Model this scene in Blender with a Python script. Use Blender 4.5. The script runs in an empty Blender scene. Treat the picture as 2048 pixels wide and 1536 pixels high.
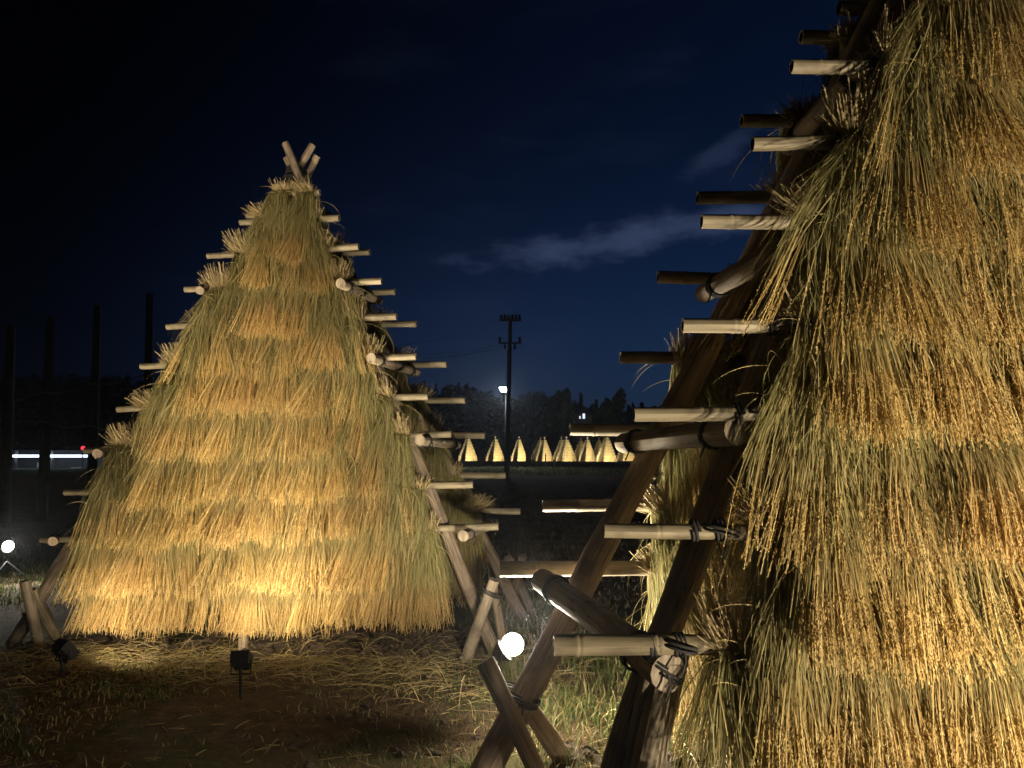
import bpy, math, random
import numpy as np
from mathutils import Vector, Matrix

SC = bpy.context.scene
COL = SC.collection
rng = np.random.default_rng(7)
random.seed(7)
R = math.radians

# ------------------------------------------------------------------ camera
CAM_H = 1.65
FPX = 1539.0                       # focal length in pixels of the 2048-wide photograph
PITCH = math.atan2(126.0, FPX)     # horizon sits 126 px under the centre
cam = bpy.data.cameras.new('camera'); camo = bpy.data.objects.new('camera', cam); COL.objects.link(camo)
cam.sensor_width = 36; cam.lens = 36*FPX/2048; cam.clip_start = 0.05; cam.clip_end = 2000
camo.location = (0, 0, CAM_H); camo.rotation_euler = (R(90)+PITCH, 0, 0)
SC.camera = camo
SC.view_settings.view_transform = 'Standard'; SC.view_settings.look = 'None'
SC.view_settings.exposure = 0; SC.view_settings.gamma = 1
SC.render.engine = 'CYCLES'
SC.cycles.use_denoising = True
SC.cycles.max_bounces = 5; SC.cycles.diffuse_bounces = 3; SC.cycles.glossy_bounces = 2
SC.cycles.transmission_bounces = 3; SC.cycles.transparent_max_bounces = 4
SC.cycles.sample_clamp_indirect = 4

# ------------------------------------------------------------------ sky (night)
W = bpy.data.worlds.new('World'); SC.world = W; W.use_nodes = True
nt = W.node_tree; N = nt.nodes; L = nt.links
bg = N['Background']
sky = N.new('ShaderNodeTexSky'); sky.sky_type = 'NISHITA'; sky.sun_disc = False
sky.sun_elevation = R(-3); sky.sun_rotation = R(50); sky.dust_density = 0; sky.ozone_density = 4
tc = N.new('ShaderNodeTexCoord')
def vmath(op, a, b=None):
    n = N.new('ShaderNodeVectorMath'); n.operation = op
    L.new(a, n.inputs[0])
    if b is not None:
        if isinstance(b, (tuple, list)): n.inputs[1].default_value = b
        else: L.new(b, n.inputs[1])
    return n
def wm(op, a, b=None, c=None, clamp=False):
    n = N.new('ShaderNodeMath'); n.operation = op; n.use_clamp = clamp
    for i, v in enumerate((a, b, c)):
        if v is None: continue
        if isinstance(v, (int, float)): n.inputs[i].default_value = v
        else: L.new(v, n.inputs[i])
    return n.outputs[0]
def wrange(v, a, b, c, d):
    n = N.new('ShaderNodeMapRange'); n.interpolation_type = 'SMOOTHSTEP'
    L.new(v, n.inputs[0])
    for i, x in enumerate((a, b, c, d)): n.inputs[i+1].default_value = x
    return n.outputs[0]
G = tc.outputs['Generated']
sep = N.new('ShaderNodeSeparateXYZ'); L.new(G, sep.inputs[0])
dotn = vmath('DOT_PRODUCT', G, (math.sin(R(24)), math.cos(R(24)), 0.0))
side = wrange(dotn.outputs['Value'], 0.50, 0.97, 0.06, 1.0)      # the left of the sky is black, the right holds town glow
tint = N.new('ShaderNodeMix'); tint.data_type = 'RGBA'; tint.blend_type = 'MULTIPLY'; tint.inputs[0].default_value = 1
L.new(sky.outputs[0], tint.inputs[6]); tint.inputs[7].default_value = (0.60, 1.45, 1.28, 1)
sk2 = vmath('SCALE', tint.outputs[2]); L.new(side, sk2.inputs[3])
# thin clouds: noise stretched along the horizon
mp = N.new('ShaderNodeMapping'); mp.inputs['Scale'].default_value = (1.6, 1.6, 6.0); mp.inputs['Rotation'].default_value = (0, R(-5), 0)
L.new(G, mp.inputs['Vector'])
nz = N.new('ShaderNodeTexNoise'); nz.inputs['Scale'].default_value = 2.6; nz.inputs['Detail'].default_value = 6; nz.inputs['Roughness'].default_value = 0.55
L.new(mp.outputs[0], nz.inputs['Vector'])
thin = wrange(nz.outputs['Fac'], 0.50, 0.80, 0.0, 0.10)
# one long low bank of cloud to the right of the pole
AZ = R(7.3); EL = R(15.5)
def bank(az0, el0, ra, re, slope, lo, hi):
    ax = wm('ARCTAN2', sep.outputs[0], sep.outputs[1])
    el = wm('ARCSINE', sep.outputs[2])
    da = wm('DIVIDE', wm('SUBTRACT', ax, az0), ra)
    dl = wm('SUBTRACT', wm('SUBTRACT', el, el0), wm('MULTIPLY', wm('SUBTRACT', ax, az0), slope))
    n2 = N.new('ShaderNodeTexNoise'); n2.inputs['Scale'].default_value = 11; n2.inputs['Detail'].default_value = 7; n2.inputs['Roughness'].default_value = 0.6
    mp2 = N.new('ShaderNodeMapping'); mp2.inputs['Scale'].default_value = (1, 1, 2.2); L.new(G, mp2.inputs[0]); L.new(mp2.outputs[0], n2.inputs[0])
    dl = wm('DIVIDE', dl, re)
    rr = wm('SQRT', wm('ADD', wm('MULTIPLY', da, da), wm('MULTIPLY', dl, dl)))
    rr = wm('ADD', rr, wm('MULTIPLY', wm('SUBTRACT', n2.outputs['Fac'], 0.5), 2.4))
    return wrange(rr, 1.05, 0.15, lo, hi)
b1 = bank(R(9.5), R(15.3), R(15.5), R(1.9), 0.13, 0.0, 0.9)
b2 = bank(R(16.0), R(21.0), R(4.0), R(1.2), 0.55, 0.0, 0.35)
cl = wm('ADD', wm('ADD', b1, b2), thin)
cl = wm('MULTIPLY', cl, side)
cloudcol = N.new('ShaderNodeVectorMath'); cloudcol.operation = 'SCALE'; cloudcol.inputs[0].default_value = (0.26, 0.34, 0.62)
L.new(cl, cloudcol.inputs[3])
glowf = wm('MULTIPLY', wm('POWER', wrange(sep.outputs[2], 0.55, -0.05, 0.0, 1.0), 2.2), side)
hz = N.new('ShaderNodeVectorMath'); hz.operation = 'SCALE'; hz.inputs[0].default_value = (0.045, 0.115, 0.42); L.new(glowf, hz.inputs[3])
tot0 = vmath('ADD', sk2.outputs[0], cloudcol.outputs[0]); tot = vmath('ADD', tot0.outputs[0], hz.outputs[0])
L.new(tot.outputs[0], bg.inputs[0])
bg.inputs[1].default_value = 0.12

# ------------------------------------------------------------------ projection helpers (measuring the photograph)
cp, sp = math.cos(PITCH), math.sin(PITCH)
def ray(px, py):
    x = (px-1024)/FPX; y = (768-py)/FPX
    return Vector((x, cp-y*sp, sp+y*cp))
CAM = Vector((0, 0, CAM_H))
def P(px, py, d):
    r = ray(px, py); return CAM+r*(d/r.y)
def on_plane(px, py, p0, n):
    r = ray(px, py); return CAM+r*((p0-CAM).dot(n)/r.dot(n))

# ------------------------------------------------------------------ tags
def tag(o, label=None, cat=None, group=None, kind=None):
    if label: o['label'] = label
    if cat: o['category'] = cat
    if group: o['group'] = group
    if kind: o['kind'] = kind
    return o
def empty(name, loc=(0, 0, 0), rz=0):
    o = bpy.data.objects.new(name, None); COL.objects.link(o); o.location = loc; o.rotation_euler = (0, 0, rz)
    o.empty_display_size = 0.1
    return o

# ------------------------------------------------------------------ materials
def mat(name):
    m = bpy.data.materials.new(name); m.use_nodes = True
    return m, m.node_tree, m.node_tree.nodes['Principled BSDF']
def straw_material(name, rough=0.6, transl=0.25):
    m, t, p = mat(name)
    a = t.nodes.new('ShaderNodeAttribute'); a.attribute_name = 'col'
    oi = t.nodes.new('ShaderNodeObjectInfo')
    hs = t.nodes.new('ShaderNodeHueSaturation')
    mr = t.nodes.new('ShaderNodeMapRange'); mr.inputs[3].default_value = 0.84; mr.inputs[4].default_value = 1.14
    mh = t.nodes.new('ShaderNodeMapRange'); mh.inputs[3].default_value = 0.498; mh.inputs[4].default_value = 0.507
    t.links.new(oi.outputs['Random'], mr.inputs[0]); t.links.new(mr.outputs[0], hs.inputs['Value'])
    ml = t.nodes.new('ShaderNodeMath'); ml.operation = 'FRACT'
    mm = t.nodes.new('ShaderNodeMath'); mm.operation = 'MULTIPLY'; mm.inputs[1].default_value = 7.13
    t.links.new(oi.outputs['Random'], mm.inputs[0]); t.links.new(mm.outputs[0], ml.inputs[0]); t.links.new(ml.outputs[0], mh.inputs[0])
    t.links.new(mh.outputs[0], hs.inputs['Hue'])
    t.links.new(a.outputs['Color'], hs.inputs['Color'])
    t.links.new(hs.outputs[0], p.inputs['Base Color'])
    p.inputs['Roughness'].default_value = rough
    p.inputs['Specular IOR Level'].default_value = 0.3
    tr = t.nodes.new('ShaderNodeBsdfTranslucent'); t.links.new(hs.outputs[0], tr.inputs[0])
    mx = t.nodes.new('ShaderNodeMixShader'); mx.inputs[0].default_value = transl
    t.links.new(p.outputs[0], mx.inputs[1]); t.links.new(tr.outputs[0], mx.inputs[2])
    t.links.new(mx.outputs[0], t.nodes['Material Output'].inputs[0])
    return m
def pole_material(name, dark, light, streak=(30, 1.2), crack=0.8, rough=0.7, bump=0.3):
    """UV: u = metres round the pole, v = metres along it"""
    m, t, p = mat(name)
    uv = t.nodes.new('ShaderNodeUVMap')
    mp = t.nodes.new('ShaderNodeMapping'); mp.inputs['Scale'].default_value = (streak[0], streak[1], 1)
    oi = t.nodes.new('ShaderNodeObjectInfo')
    cx = t.nodes.new('ShaderNodeCombineXYZ')
    mu = t.nodes.new('ShaderNodeMath'); mu.operation = 'MULTIPLY'; mu.inputs[1].default_value = 37.0
    t.links.new(oi.outputs['Random'], mu.inputs[0]); t.links.new(mu.outputs[0], cx.inputs[2]); t.links.new(mu.outputs[0], cx.inputs[1])
    ad = t.nodes.new('ShaderNodeVectorMath'); ad.operation = 'ADD'
    t.links.new(uv.outputs[0], mp.inputs[0]); t.links.new(mp.outputs[0], ad.inputs[0]); t.links.new(cx.outputs[0], ad.inputs[1])
    n1 = t.nodes.new('ShaderNodeTexNoise'); n1.inputs['Scale'].default_value = 2.0; n1.inputs['Detail'].default_value = 8; n1.inputs['Roughness'].default_value = 0.65
    t.links.new(ad.outputs[0], n1.inputs['Vector'])
    cr = t.nodes.new('ShaderNodeValToRGB'); e = cr.color_ramp.elements
    e[0].position = 0.32; e[0].color = (*dark, 1); e[1].position = 0.68; e[1].color = (*light, 1)
    t.links.new(n1.outputs['Fac'], cr.inputs[0])
    # weather stains: big blotches
    ad2 = t.nodes.new('ShaderNodeVectorMath'); ad2.operation = 'ADD'
    t.links.new(uv.outputs[0], ad2.inputs[0]); t.links.new(cx.outputs[0], ad2.inputs[1])
    n2 = t.nodes.new('ShaderNodeTexNoise'); n2.inputs['Scale'].default_value = 6.0; n2.inputs['Detail'].default_value = 5
    t.links.new(ad2.outputs[0], n2.inputs['Vector'])
    c2 = t.nodes.new('ShaderNodeMapRange'); c2.inputs[1].default_value = 0.50; c2.inputs[2].default_value = 0.72; c2.inputs[3].default_value = 0.0; c2.inputs[4].default_value = 0.75
    t.links.new(n2.outputs['Fac'], c2.inputs[0])
    mx = t.nodes.new('ShaderNodeMix'); mx.data_type = 'RGBA'
    t.links.new(c2.outputs[0], mx.inputs[0]); t.links.new(cr.outputs[0], mx.inputs[6]); mx.inputs[7].default_value = (dark[0]*0.55, dark[1]*0.55, dark[2]*0.6, 1)
    mp3 = t.nodes.new('ShaderNodeMapping'); mp3.inputs['Scale'].default_value = (38, 1.1, 1)
    t.links.new(ad2.outputs[0], mp3.inputs[0])
    n3 = t.nodes.new('ShaderNodeTexNoise'); n3.inputs['Scale'].default_value = 1.0; n3.inputs['Detail'].default_value = 2
    t.links.new(mp3.outputs[0], n3.inputs['Vector'])
    cr3 = t.nodes.new('ShaderNodeValToRGB'); e = cr3.color_ramp.elements
    e[0].position = 0.485; e[0].color = (0, 0, 0, 1); e[1].position = 0.515; e[1].color = (0, 0, 0, 1); k = e.new(0.5); k.color = (crack, crack, crack, 1)
    t.links.new(n3.outputs['Fac'], cr3.inputs[0])
    mx3 = t.nodes.new('ShaderNodeMix'); mx3.data_type = 'RGBA'
    t.links.new(cr3.outputs[0], mx3.inputs[0]); t.links.new(mx.outputs[2], mx3.inputs[6]); mx3.inputs[7].default_value = (0.02, 0.014, 0.010, 1)
    t.links.new(mx3.outputs[2], p.inputs['Base Color'])
    p.inputs['Roughness'].default_value = rough
    b = t.nodes.new('ShaderNodeBump'); b.inputs['Strength'].default_value = bump; b.inputs['Distance'].default_value = 0.01
    t.links.new(n1.outputs['Fac'], b.inputs['Height']); t.links.new(b.outputs[0], p.inputs['Normal'])
    return m
def plain(name, col, rough=0.6, metal=0.0, noise=0.25, scale=14):
    m, t, p = mat(name)
    tcn = t.nodes.new('ShaderNodeTexCoord')
    n1 = t.nodes.new('ShaderNodeTexNoise'); n1.inputs['Scale'].default_value = scale; n1.inputs['Detail'].default_value = 6
    t.links.new(tcn.outputs['Object'], n1.inputs[0])
    cr = t.nodes.new('ShaderNodeMix'); cr.data_type = 'RGBA'
    cr.inputs[6].default_value = tuple(c*(1-noise) for c in col)+(1,); cr.inputs[7].default_value = tuple(min(1, c*(1+noise)) for c in col)+(1,)
    t.links.new(n1.outputs['Fac'], cr.inputs[0]); t.links.new(cr.outputs[2], p.inputs['Base Color'])
    p.inputs['Roughness'].default_value = rough; p.inputs['Metallic'].default_value = metal
    return m
def glow(name, col, strength):
    m, t, p = mat(name)
    e = t.nodes.new('ShaderNodeEmission'); e.inputs[0].default_value = (*col, 1); e.inputs[1].default_value = strength
    t.links.new(e.outputs[0], t.nodes['Material Output'].inputs[0])
    return m

M_STRAW = straw_material('rice_straw')
M_LITTER = straw_material('straw_litter', 0.75, 0.1)
M_GRASS = straw_material('grass_blade', 0.55, 0.3)
M_LOG = pole_material('weathered_log', (0.15, 0.108, 0.075), (0.39, 0.295, 0.21), (26, 1.0), rough=0.75, bump=0.5)
M_PEELED = pole_material('peeled_log', (0.19, 0.135, 0.085), (0.48, 0.40, 0.29), (16, 0.8), rough=0.7, bump=0.4)
M_BAMBOO = pole_material('dry_bamboo', (0.16, 0.125, 0.075), (0.37, 0.31, 0.205), (10, 0.7), crack=0.4, rough=0.62, bump=0.12)
M_POST = pole_material('dark_post', (0.045, 0.034, 0.026), (0.10, 0.075, 0.055), (12, 0.8))
M_ROPE = plain('black_rope', (0.018, 0.016, 0.015), 0.8, 0, 0.3, 60)
M_BLACK = plain('black_paint', (0.007, 0.007, 0.008), 0.5, 0, 0.3, 40)
M_STEEL = plain('grey_steel', (0.25, 0.25, 0.25), 0.45, 0.6, 0.2, 30)
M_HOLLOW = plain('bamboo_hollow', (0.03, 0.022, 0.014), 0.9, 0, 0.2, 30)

# ------------------------------------------------------------------ mesh building with numpy
class MB:
    def __init__(s): s.v = []; s.f = []; s.c = []; s.uv = []; s.mi = []; s.n = 0; s.smooth = []
    def add(s, v, f, col=None, uv=None, mi=0, smooth=False):
        """v (n,3), f (m,4 or 3) int, col (n,3), uv (m*k,2)"""
        v = np.asarray(v, dtype=np.float32); f = np.asarray(f, dtype=np.int32)
        s.v.append(v); s.f.append(f+s.n); s.n += len(v)
        s.c.append(np.asarray(col, dtype=np.float32) if col is not None else np.full((len(v), 3), 0.3, np.float32))
        s.uv.append(np.asarray(uv, np.float32) if uv is not None else np.zeros((f.size, 2), np.float32))
        s.mi.append(np.full(len(f), mi, np.int32)); s.smooth.append(np.full(len(f), smooth, bool))
    def mesh(s, name, mats):
        me = bpy.data.meshes.new(name)
        v = np.concatenate(s.v)
        me.vertices.add(len(v)); me.vertices.foreach_set('co', v.ravel())
        loops = np.concatenate([f.ravel() for f in s.f])
        sizes = np.concatenate([np.full(len(f), f.shape[1], np.int32) for f in s.f])
        starts = np.concatenate([[0], np.cumsum(sizes)[:-1]]).astype(np.int32)
        me.loops.add(len(loops)); me.loops.foreach_set('vertex_index', loops)
        me.polygons.add(len(sizes)); me.polygons.foreach_set('loop_start', starts)
        me.polygons.foreach_set('material_index', np.concatenate(s.mi))
        me.polygons.foreach_set('use_smooth', np.concatenate(s.smooth))
        u = me.uv_layers.new(name='UVMap'); u.data.foreach_set('uv', np.concatenate(s.uv).ravel())
        c = np.concatenate(s.c); a = me.color_attributes.new('col', 'FLOAT_COLOR', 'POINT')
        a.data.foreach_set('color', np.hstack([c, np.ones((len(c), 1), np.float32)]).ravel())
        for m in (mats if isinstance(mats, (list, tuple)) else [mats]): me.materials.append(m)
        me.update(calc_edges=True); me.validate()
        return me
    def build(s, name, mats, parent=None):
        o = bpy.data.objects.new(name, s.mesh(name, mats)); COL.objects.link(o)
        if parent is not None: attach(o, parent)
        return o
def attach(o, parent):
    """parent while keeping world-built coordinates (parents are only translated or turned about z)"""
    o.parent = parent
    def world(q): return q.matrix_basis.copy() if q.parent is None else world(q.parent) @ q.matrix_parent_inverse @ q.matrix_basis
    o.matrix_parent_inverse = world(parent).inverted()
def ribbons(mb, Pt, Wd, Sd, C, mi=0):
    """Pt (N,n,3) centre lines, Wd (N,n) half widths, Sd (N,3) width direction, C (N,n,3)"""
    Pt = np.asarray(Pt, np.float32); Nn, n = Pt.shape[:2]
    off = Wd[..., None]*Sd[:, None, :]
    v = np.stack([Pt-off, Pt+off], 2).reshape(-1, 3)
    base = (np.arange(Nn)*n*2)[:, None]+(np.arange(n-1)*2)[None, :]
    f = np.stack([base, base+1, base+3, base+2], -1).reshape(-1, 4)
    c = np.repeat(C.reshape(Nn*n, 3), 2, axis=0)
    mb.add(v, f, c, mi=mi)
def frame(d):
    d = Vector(d).normalized(); u = d.orthogonal().normalized()
    if abs(d.z) < 0.9:
        u = d.cross(Vector((0, 0, 1))).normalized()
    return d, u, d.cross(u).normalized()
def tube(mb, pts, rads, seg=14, caps=True, mi=0, mi_cap=None, oval=None, jitter=0.0):
    """swept tube through pts with radii"""
    pts = [Vector(p) for p in pts]; n = len(pts)
    V = np.zeros((n, seg+1, 3), np.float32); acc = 0.0; lens = []
    u = None
    for i, p in enumerate(pts):
        d = (pts[min(i+1, n-1)]-pts[max(i-1, 0)]).normalized()
        if u is None: _, u, _ = frame(d)
        u = (u-d*u.dot(d)).normalized(); w = d.cross(u)
        if i: acc += (p-pts[i-1]).length
        lens.append(acc)
        for k in range(seg+1):
            a = 2*math.pi*(k % seg)/seg; r = rads[i]
            if jitter: r *= 1+jitter*math.sin(a*2+i*0.9)+jitter*0.6*math.sin(a*3+i*1.7+1)
            q = p+(u*math.cos(a)+w*math.sin(a))*r
            V[i, k] = q
    idx = np.arange(n*(seg+1)).reshape(n, seg+1)
    f = np.stack([idx[:-1, :-1], idx[:-1, 1:], idx[1:, 1:], idx[1:, :-1]], -1).reshape(-1, 4)
    rr = sum(rads)/n; uu = np.arange(seg+1)/seg*2*math.pi*rr; ll = np.array(lens)
    UV = np.stack(np.broadcast_arrays(uu[None, :], ll[:, None]), -1)
    uv = np.stack([UV[:-1, :-1], UV[:-1, 1:], UV[1:, 1:], UV[1:, :-1]], 2).reshape(-1, 2)
    mb.add(V.reshape(-1, 3), f, uv=uv, mi=mi, smooth=True)
    if caps:
        for i in (0, n-1):
            c = np.array(pts[i], np.float32)[None]; ring = V[i, :seg]
            vv = np.vstack([c, ring]); k = np.arange(seg)
            ff = np.stack([np.zeros(seg, int), k+1, (k+1) % seg+1], -1)
            if i == 0: ff = ff[:, ::-1]
            loc = (vv-c)
            uvc = np.stack([loc[:, 0]+loc[:, 1], loc[:, 2]], -1)[ff.ravel()]*1.0
            mb.add(vv, ff, uv=uvc, mi=mi if mi_cap is None else mi_cap)
def box(mb, c, sx, sy, sz, rot=None, mi=0, bev=0.0):
    c = Vector(c); rot = rot or Matrix.Identity(3)
    if bev <= 0: bev = min(sx, sy, sz)*0.08
    import bmesh
    bm = bmesh.new(); bmesh.ops.create_cube(bm, size=1)
    for v in bm.verts: v.co = Vector((v.co.x*sx, v.co.y*sy, v.co.z*sz))
    bmesh.ops.bevel(bm, geom=list(bm.edges), offset=bev, segments=2, affect='EDGES', profile=0.7)
    bmesh.ops.triangulate(bm, faces=list(bm.faces))
    bm.verts.index_update()
    v = np.array([c+rot @ q.co for q in bm.verts], np.float32); f = np.array([[q.index for q in fa.verts] for fa in bm.faces])
    bm.free()
    mb.add(v, f, mi=mi)

def log(name, material, pts, rads, parent, seg=14, knots=True):
    """round log through control points, finely resampled with knots and slight waviness"""
    pts = [Vector(p) for p in pts]; out = []; ra = []
    tot = sum((pts[i+1]-pts[i]).length for i in range(len(pts)-1))
    n = max(8, int(tot/0.12))
    cum = [0.0]
    for i in range(len(pts)-1): cum.append(cum[-1]+(pts[i+1]-pts[i]).length)
    ph = random.uniform(0, 6)
    for k in range(n+1):
        s = tot*k/n; i = 0
        while i < len(pts)-2 and s > cum[i+1]: i += 1
        t = (s-cum[i])/max(1e-6, cum[i+1]-cum[i])
        # catmull-rom
        p0 = pts[max(i-1, 0)]; p1 = pts[i]; p2 = pts[i+1]; p3 = pts[min(i+2, len(pts)-1)]
        q = 0.5*((2*p1)+(p2-p0)*t+(2*p0-5*p1+4*p2-p3)*t*t+(3*p1-p0-3*p2+p3)*t**3)
        r = rads[0]+(rads[1]-rads[0])*k/n
        w = 0.12*r
        q = q+Vector((math.sin(ph+s*3.1)*w, math.sin(ph*1.7+s*2.3)*w, 0))
        r *= 1+0.05*math.sin(ph+s*7)
        out.append(q); ra.append(r)
    mb = MB(); tube(mb, out, ra, seg, jitter=0.03)
    if knots:
        for j in range(max(1, int(tot*1.2))):
            i = random.randrange(1, n); d, u, w = frame(out[i]-out[i-1]); a = random.uniform(0, 6.28)
            nrm = u*math.cos(a)+w*math.sin(a)
            tube(mb, [out[i]+nrm*ra[i]*0.6, out[i]+nrm*(ra[i]+0.006), out[i]+nrm*(ra[i]+0.014)], [ra[i]*0.34, ra[i]*0.26, ra[i]*0.17], 8)
    return mb.build(name, material, parent)
def bamboo(name, a, b, r0, r1, parent, node=0.34, seg=14):
    """hollow bamboo cane with swollen nodes"""
    a, b = Vector(a), Vector(b); Lh = (b-a).length; d = (b-a).normalized()
    st = [0.0]; s = random.uniform(0.06, 0.25)
    ev = []
    while s < Lh-0.05: ev.append(s); s += node*random.uniform(0.8, 1.2)
    prof = [(0.0, 1.0)]
    for e in ev:
        prof += [(e-0.018, 1.0), (e-0.009, 1.10), (e-0.002, 1.05), (e+0.002, 0.97), (e+0.006, 1.07), (e+0.016, 1.0)]
    prof.append((Lh, 1.0)); prof = sorted(prof)
    bend = random.uniform(-0.012, 0.012)
    pts = []; ra = []
    for s, k in prof:
        t = s/Lh
        pts.append(a+d*s+Vector((0, 0, bend*4*t*(1-t)))); ra.append((r0+(r1-r0)*t)*k)
    mb = MB(); tube(mb, pts, ra, seg, caps=False)
    for e, ins, r in ((0, 1, ra[0]), (-1, -1, ra[-1])):
        p = pts[e]; q = p+d*ins*0.09
        tube(mb, [p, p+d*ins*0.0001], [r, r*0.72], seg, caps=False)
        tube(mb, [p, q], [r*0.72, r*0.70], seg, caps=False, mi=1)
        tube(mb, [q, q+d*ins*0.001], [r*0.70, 0.001], seg, caps=False, mi=1)
    return mb.build(name, [M_BAMBOO, M_HOLLOW], parent)
def lashing(p, axis, r, parent, turns=3, axis2=None, r2=None, tail=True):
    """black rope wound round a pole at p"""
    mb = MB()
    p = Vector(p)
    d, u, w = frame(axis); n = turns*16; pts = []
    for k in range(n+1):
        a = 2*math.pi*k/16; off = (k/n-0.5)*turns*0.013
        pts.append(p+d*(off+0.006*math.sin(a))+(u*math.cos(a)+w*math.sin(a))*(r+0.004+0.002*math.sin(a*3)))
    tube(mb, pts, [0.0055]*len(pts), 6)
    if axis2 is not None:
        e, u2, w2 = frame(axis2); pts = []
        for k in range(33):
            a = 2*math.pi*k/16; pts.append(p+e*(k/32-0.5)*0.03+(u2*math.cos(a)+w2*math.sin(a))*(r2+0.004))
        tube(mb, pts, [0.0055]*len(pts), 6)
    if tail:
        q = p+u*(r+0.004)
        pts = [q+Vector((0.012*math.sin(k), -0.012*k*0.6, -0.022*k)) for k in range(5)]
        tube(mb, pts, [0.004]*5, 5)
    return mb.build('lashing', M_ROPE, parent)

# ------------------------------------------------------------------ ground
def fbm(x, y, s, oct=4, seed=0):
    out = np.zeros_like(x); r = np.random.default_rng(100+seed)
    amp = 1.0
    for o in range(oct):
        for k in range(3):
            th = r.uniform(0, 6.28); ph = r.uniform(0, 6.28); f = s*(2**o)*r.uniform(0.7, 1.3)
            out += amp/3*np.sin((x*np.cos(th)+y*np.sin(th))*f+ph+1.3*np.sin((x*np.sin(th)-y*np.cos(th))*f*0.6+ph*2))
        amp *= 0.5
    return out
def gz(x, y):
    x = np.asarray(x, np.float64); y = np.asarray(y, np.float64)
    dist = np.hypot(x, y)
    near = np.clip(1-dist/22, 0, 1)
    z = near*(0.020*fbm(x, y, 1.4, 3, 1)+0.010*fbm(x, y, 8, 3, 2))
    furrow = np.clip((y-11)/4, 0, 1)*np.clip((62-y)/15, 0, 1)
    z = z+furrow*0.045*(np.sin((y*0.94+x*0.34)*2*np.pi/0.9)+0.5*fbm(x, y, 3.0, 3, 3))
    z = z-0.70*np.clip((y-70)/45, 0, 1)**1.0
    z = z+np.clip((y-170)/60, 0, 1)*1.0
    return z
def gz1(x, y): return float(gz(np.array([x]), np.array([y]))[0])
def ground_mesh():
    # fan of rows: fine near the camera, reaching the horizon
    ys = np.concatenate([np.linspace(-12, 1.5, 10), np.arange(1.6, 12, 0.045), 12*np.exp(np.linspace(0, math.log(900/12), 420))])
    us = np.linspace(-1, 1, 420)
    hw = np.maximum(7.0, 1.25*np.abs(ys)+4)
    X = us[None, :]*hw[:, None]; Y = np.repeat(ys[:, None], len(us), 1)
    Z = gz(X, Y)
    v = np.stack([X, Y, Z], -1).reshape(-1, 3)
    idx = np.arange(len(v)).reshape(X.shape)
    f = np.stack([idx[:-1, :-1], idx[:-1, 1:], idx[1:, 1:], idx[1:, :-1]], -1).reshape(-1, 4)
    mb = MB(); mb.add(v, f, smooth=True); return mb
m, t, p = mat('field_soil')
g = t.nodes.new('ShaderNodeNewGeometry'); sx = t.nodes.new('ShaderNodeSeparateXYZ'); t.links.new(g.outputs['Position'], sx.inputs[0])
def tnoise(sc, det=8, ro=0.6):
    n = t.nodes.new('ShaderNodeTexNoise'); n.inputs['Scale'].default_value = sc; n.inputs['Detail'].default_value = det; n.inputs['Roughness'].default_value = ro
    t.links.new(g.outputs['Position'], n.inputs[0]); return n.outputs['Fac']
def ramp(v, stops):
    r = t.nodes.new('ShaderNodeValToRGB'); t.links.new(v, r.inputs[0])
    e = r.color_ramp.elements; e[0].position, e[0].color = stops[0][0], (*stops[0][1], 1); e[1].position, e[1].color = stops[-1][0], (*stops[-1][1], 1)
    for q in stops[1:-1]:
        k = e.new(q[0]); k.color = (*q[1], 1)
    return r.outputs[0]
def mixc(f, a, b):
    n = t.nodes.new('ShaderNodeMix'); n.data_type = 'RGBA'; t.links.new(f, n.inputs[0]); t.links.new(a, n.inputs[6]); t.links.new(b, n.inputs[7]); return n.outputs[2]
def mrange(v, a, b, c, d):
    n = t.nodes.new('ShaderNodeMapRange'); n.interpolation_type = 'SMOOTHSTEP'; t.links.new(v, n.inputs[0])
    for i, x in enumerate((a, b, c, d)): n.inputs[i+1].default_value = x
    return n.outputs[0]
soil = ramp(tnoise(9, 10, 0.7), [(0.3, (0.055, 0.036, 0.022)), (0.55, (0.12, 0.080, 0.048)), (0.8, (0.20, 0.145, 0.085))])
turf = ramp(tnoise(22, 8, 0.7), [(0.3, (0.035, 0.042, 0.014)), (0.6, (0.085, 0.088, 0.030)), (0.85, (0.17, 0.14, 0.06))])
patch = mrange(tnoise(0.9, 4), 0.45, 0.62, 0.0, 0.8)
near = mixc(patch, soil, turf)
fieldc = ramp(tnoise(3, 8, 0.7), [(0.3, (0.10, 0.050, 0.025)), (0.8, (0.24, 0.125, 0.062))])
verge = ramp(tnoise(5, 8, 0.7), [(0.3, (0.06, 0.085, 0.04)), (0.8, (0.16, 0.18, 0.10))])
f1 = mrange(sx.outputs[1], 9.5, 12.5, 0.0, 1.0); f2 = mrange(sx.outputs[1], 45, 49, 0.0, 1.0)
c = mixc(f2, mixc(f1, near, fieldc), verge)
t.links.new(c, p.inputs['Base Color']); p.inputs['Roughness'].default_value = 0.95; p.inputs['Specular IOR Level'].default_value = 0.15
b = t.nodes.new('ShaderNodeBump'); b.inputs['Strength'].default_value = 0.9; b.inputs['Distance'].default_value = 0.04
t.links.new(tnoise(30, 8, 0.75), b.inputs['Height']); t.links.new(b.outputs[0], p.inputs['Normal'])
ground = ground_mesh().build('ground', m); tag(ground, kind='structure')

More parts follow.
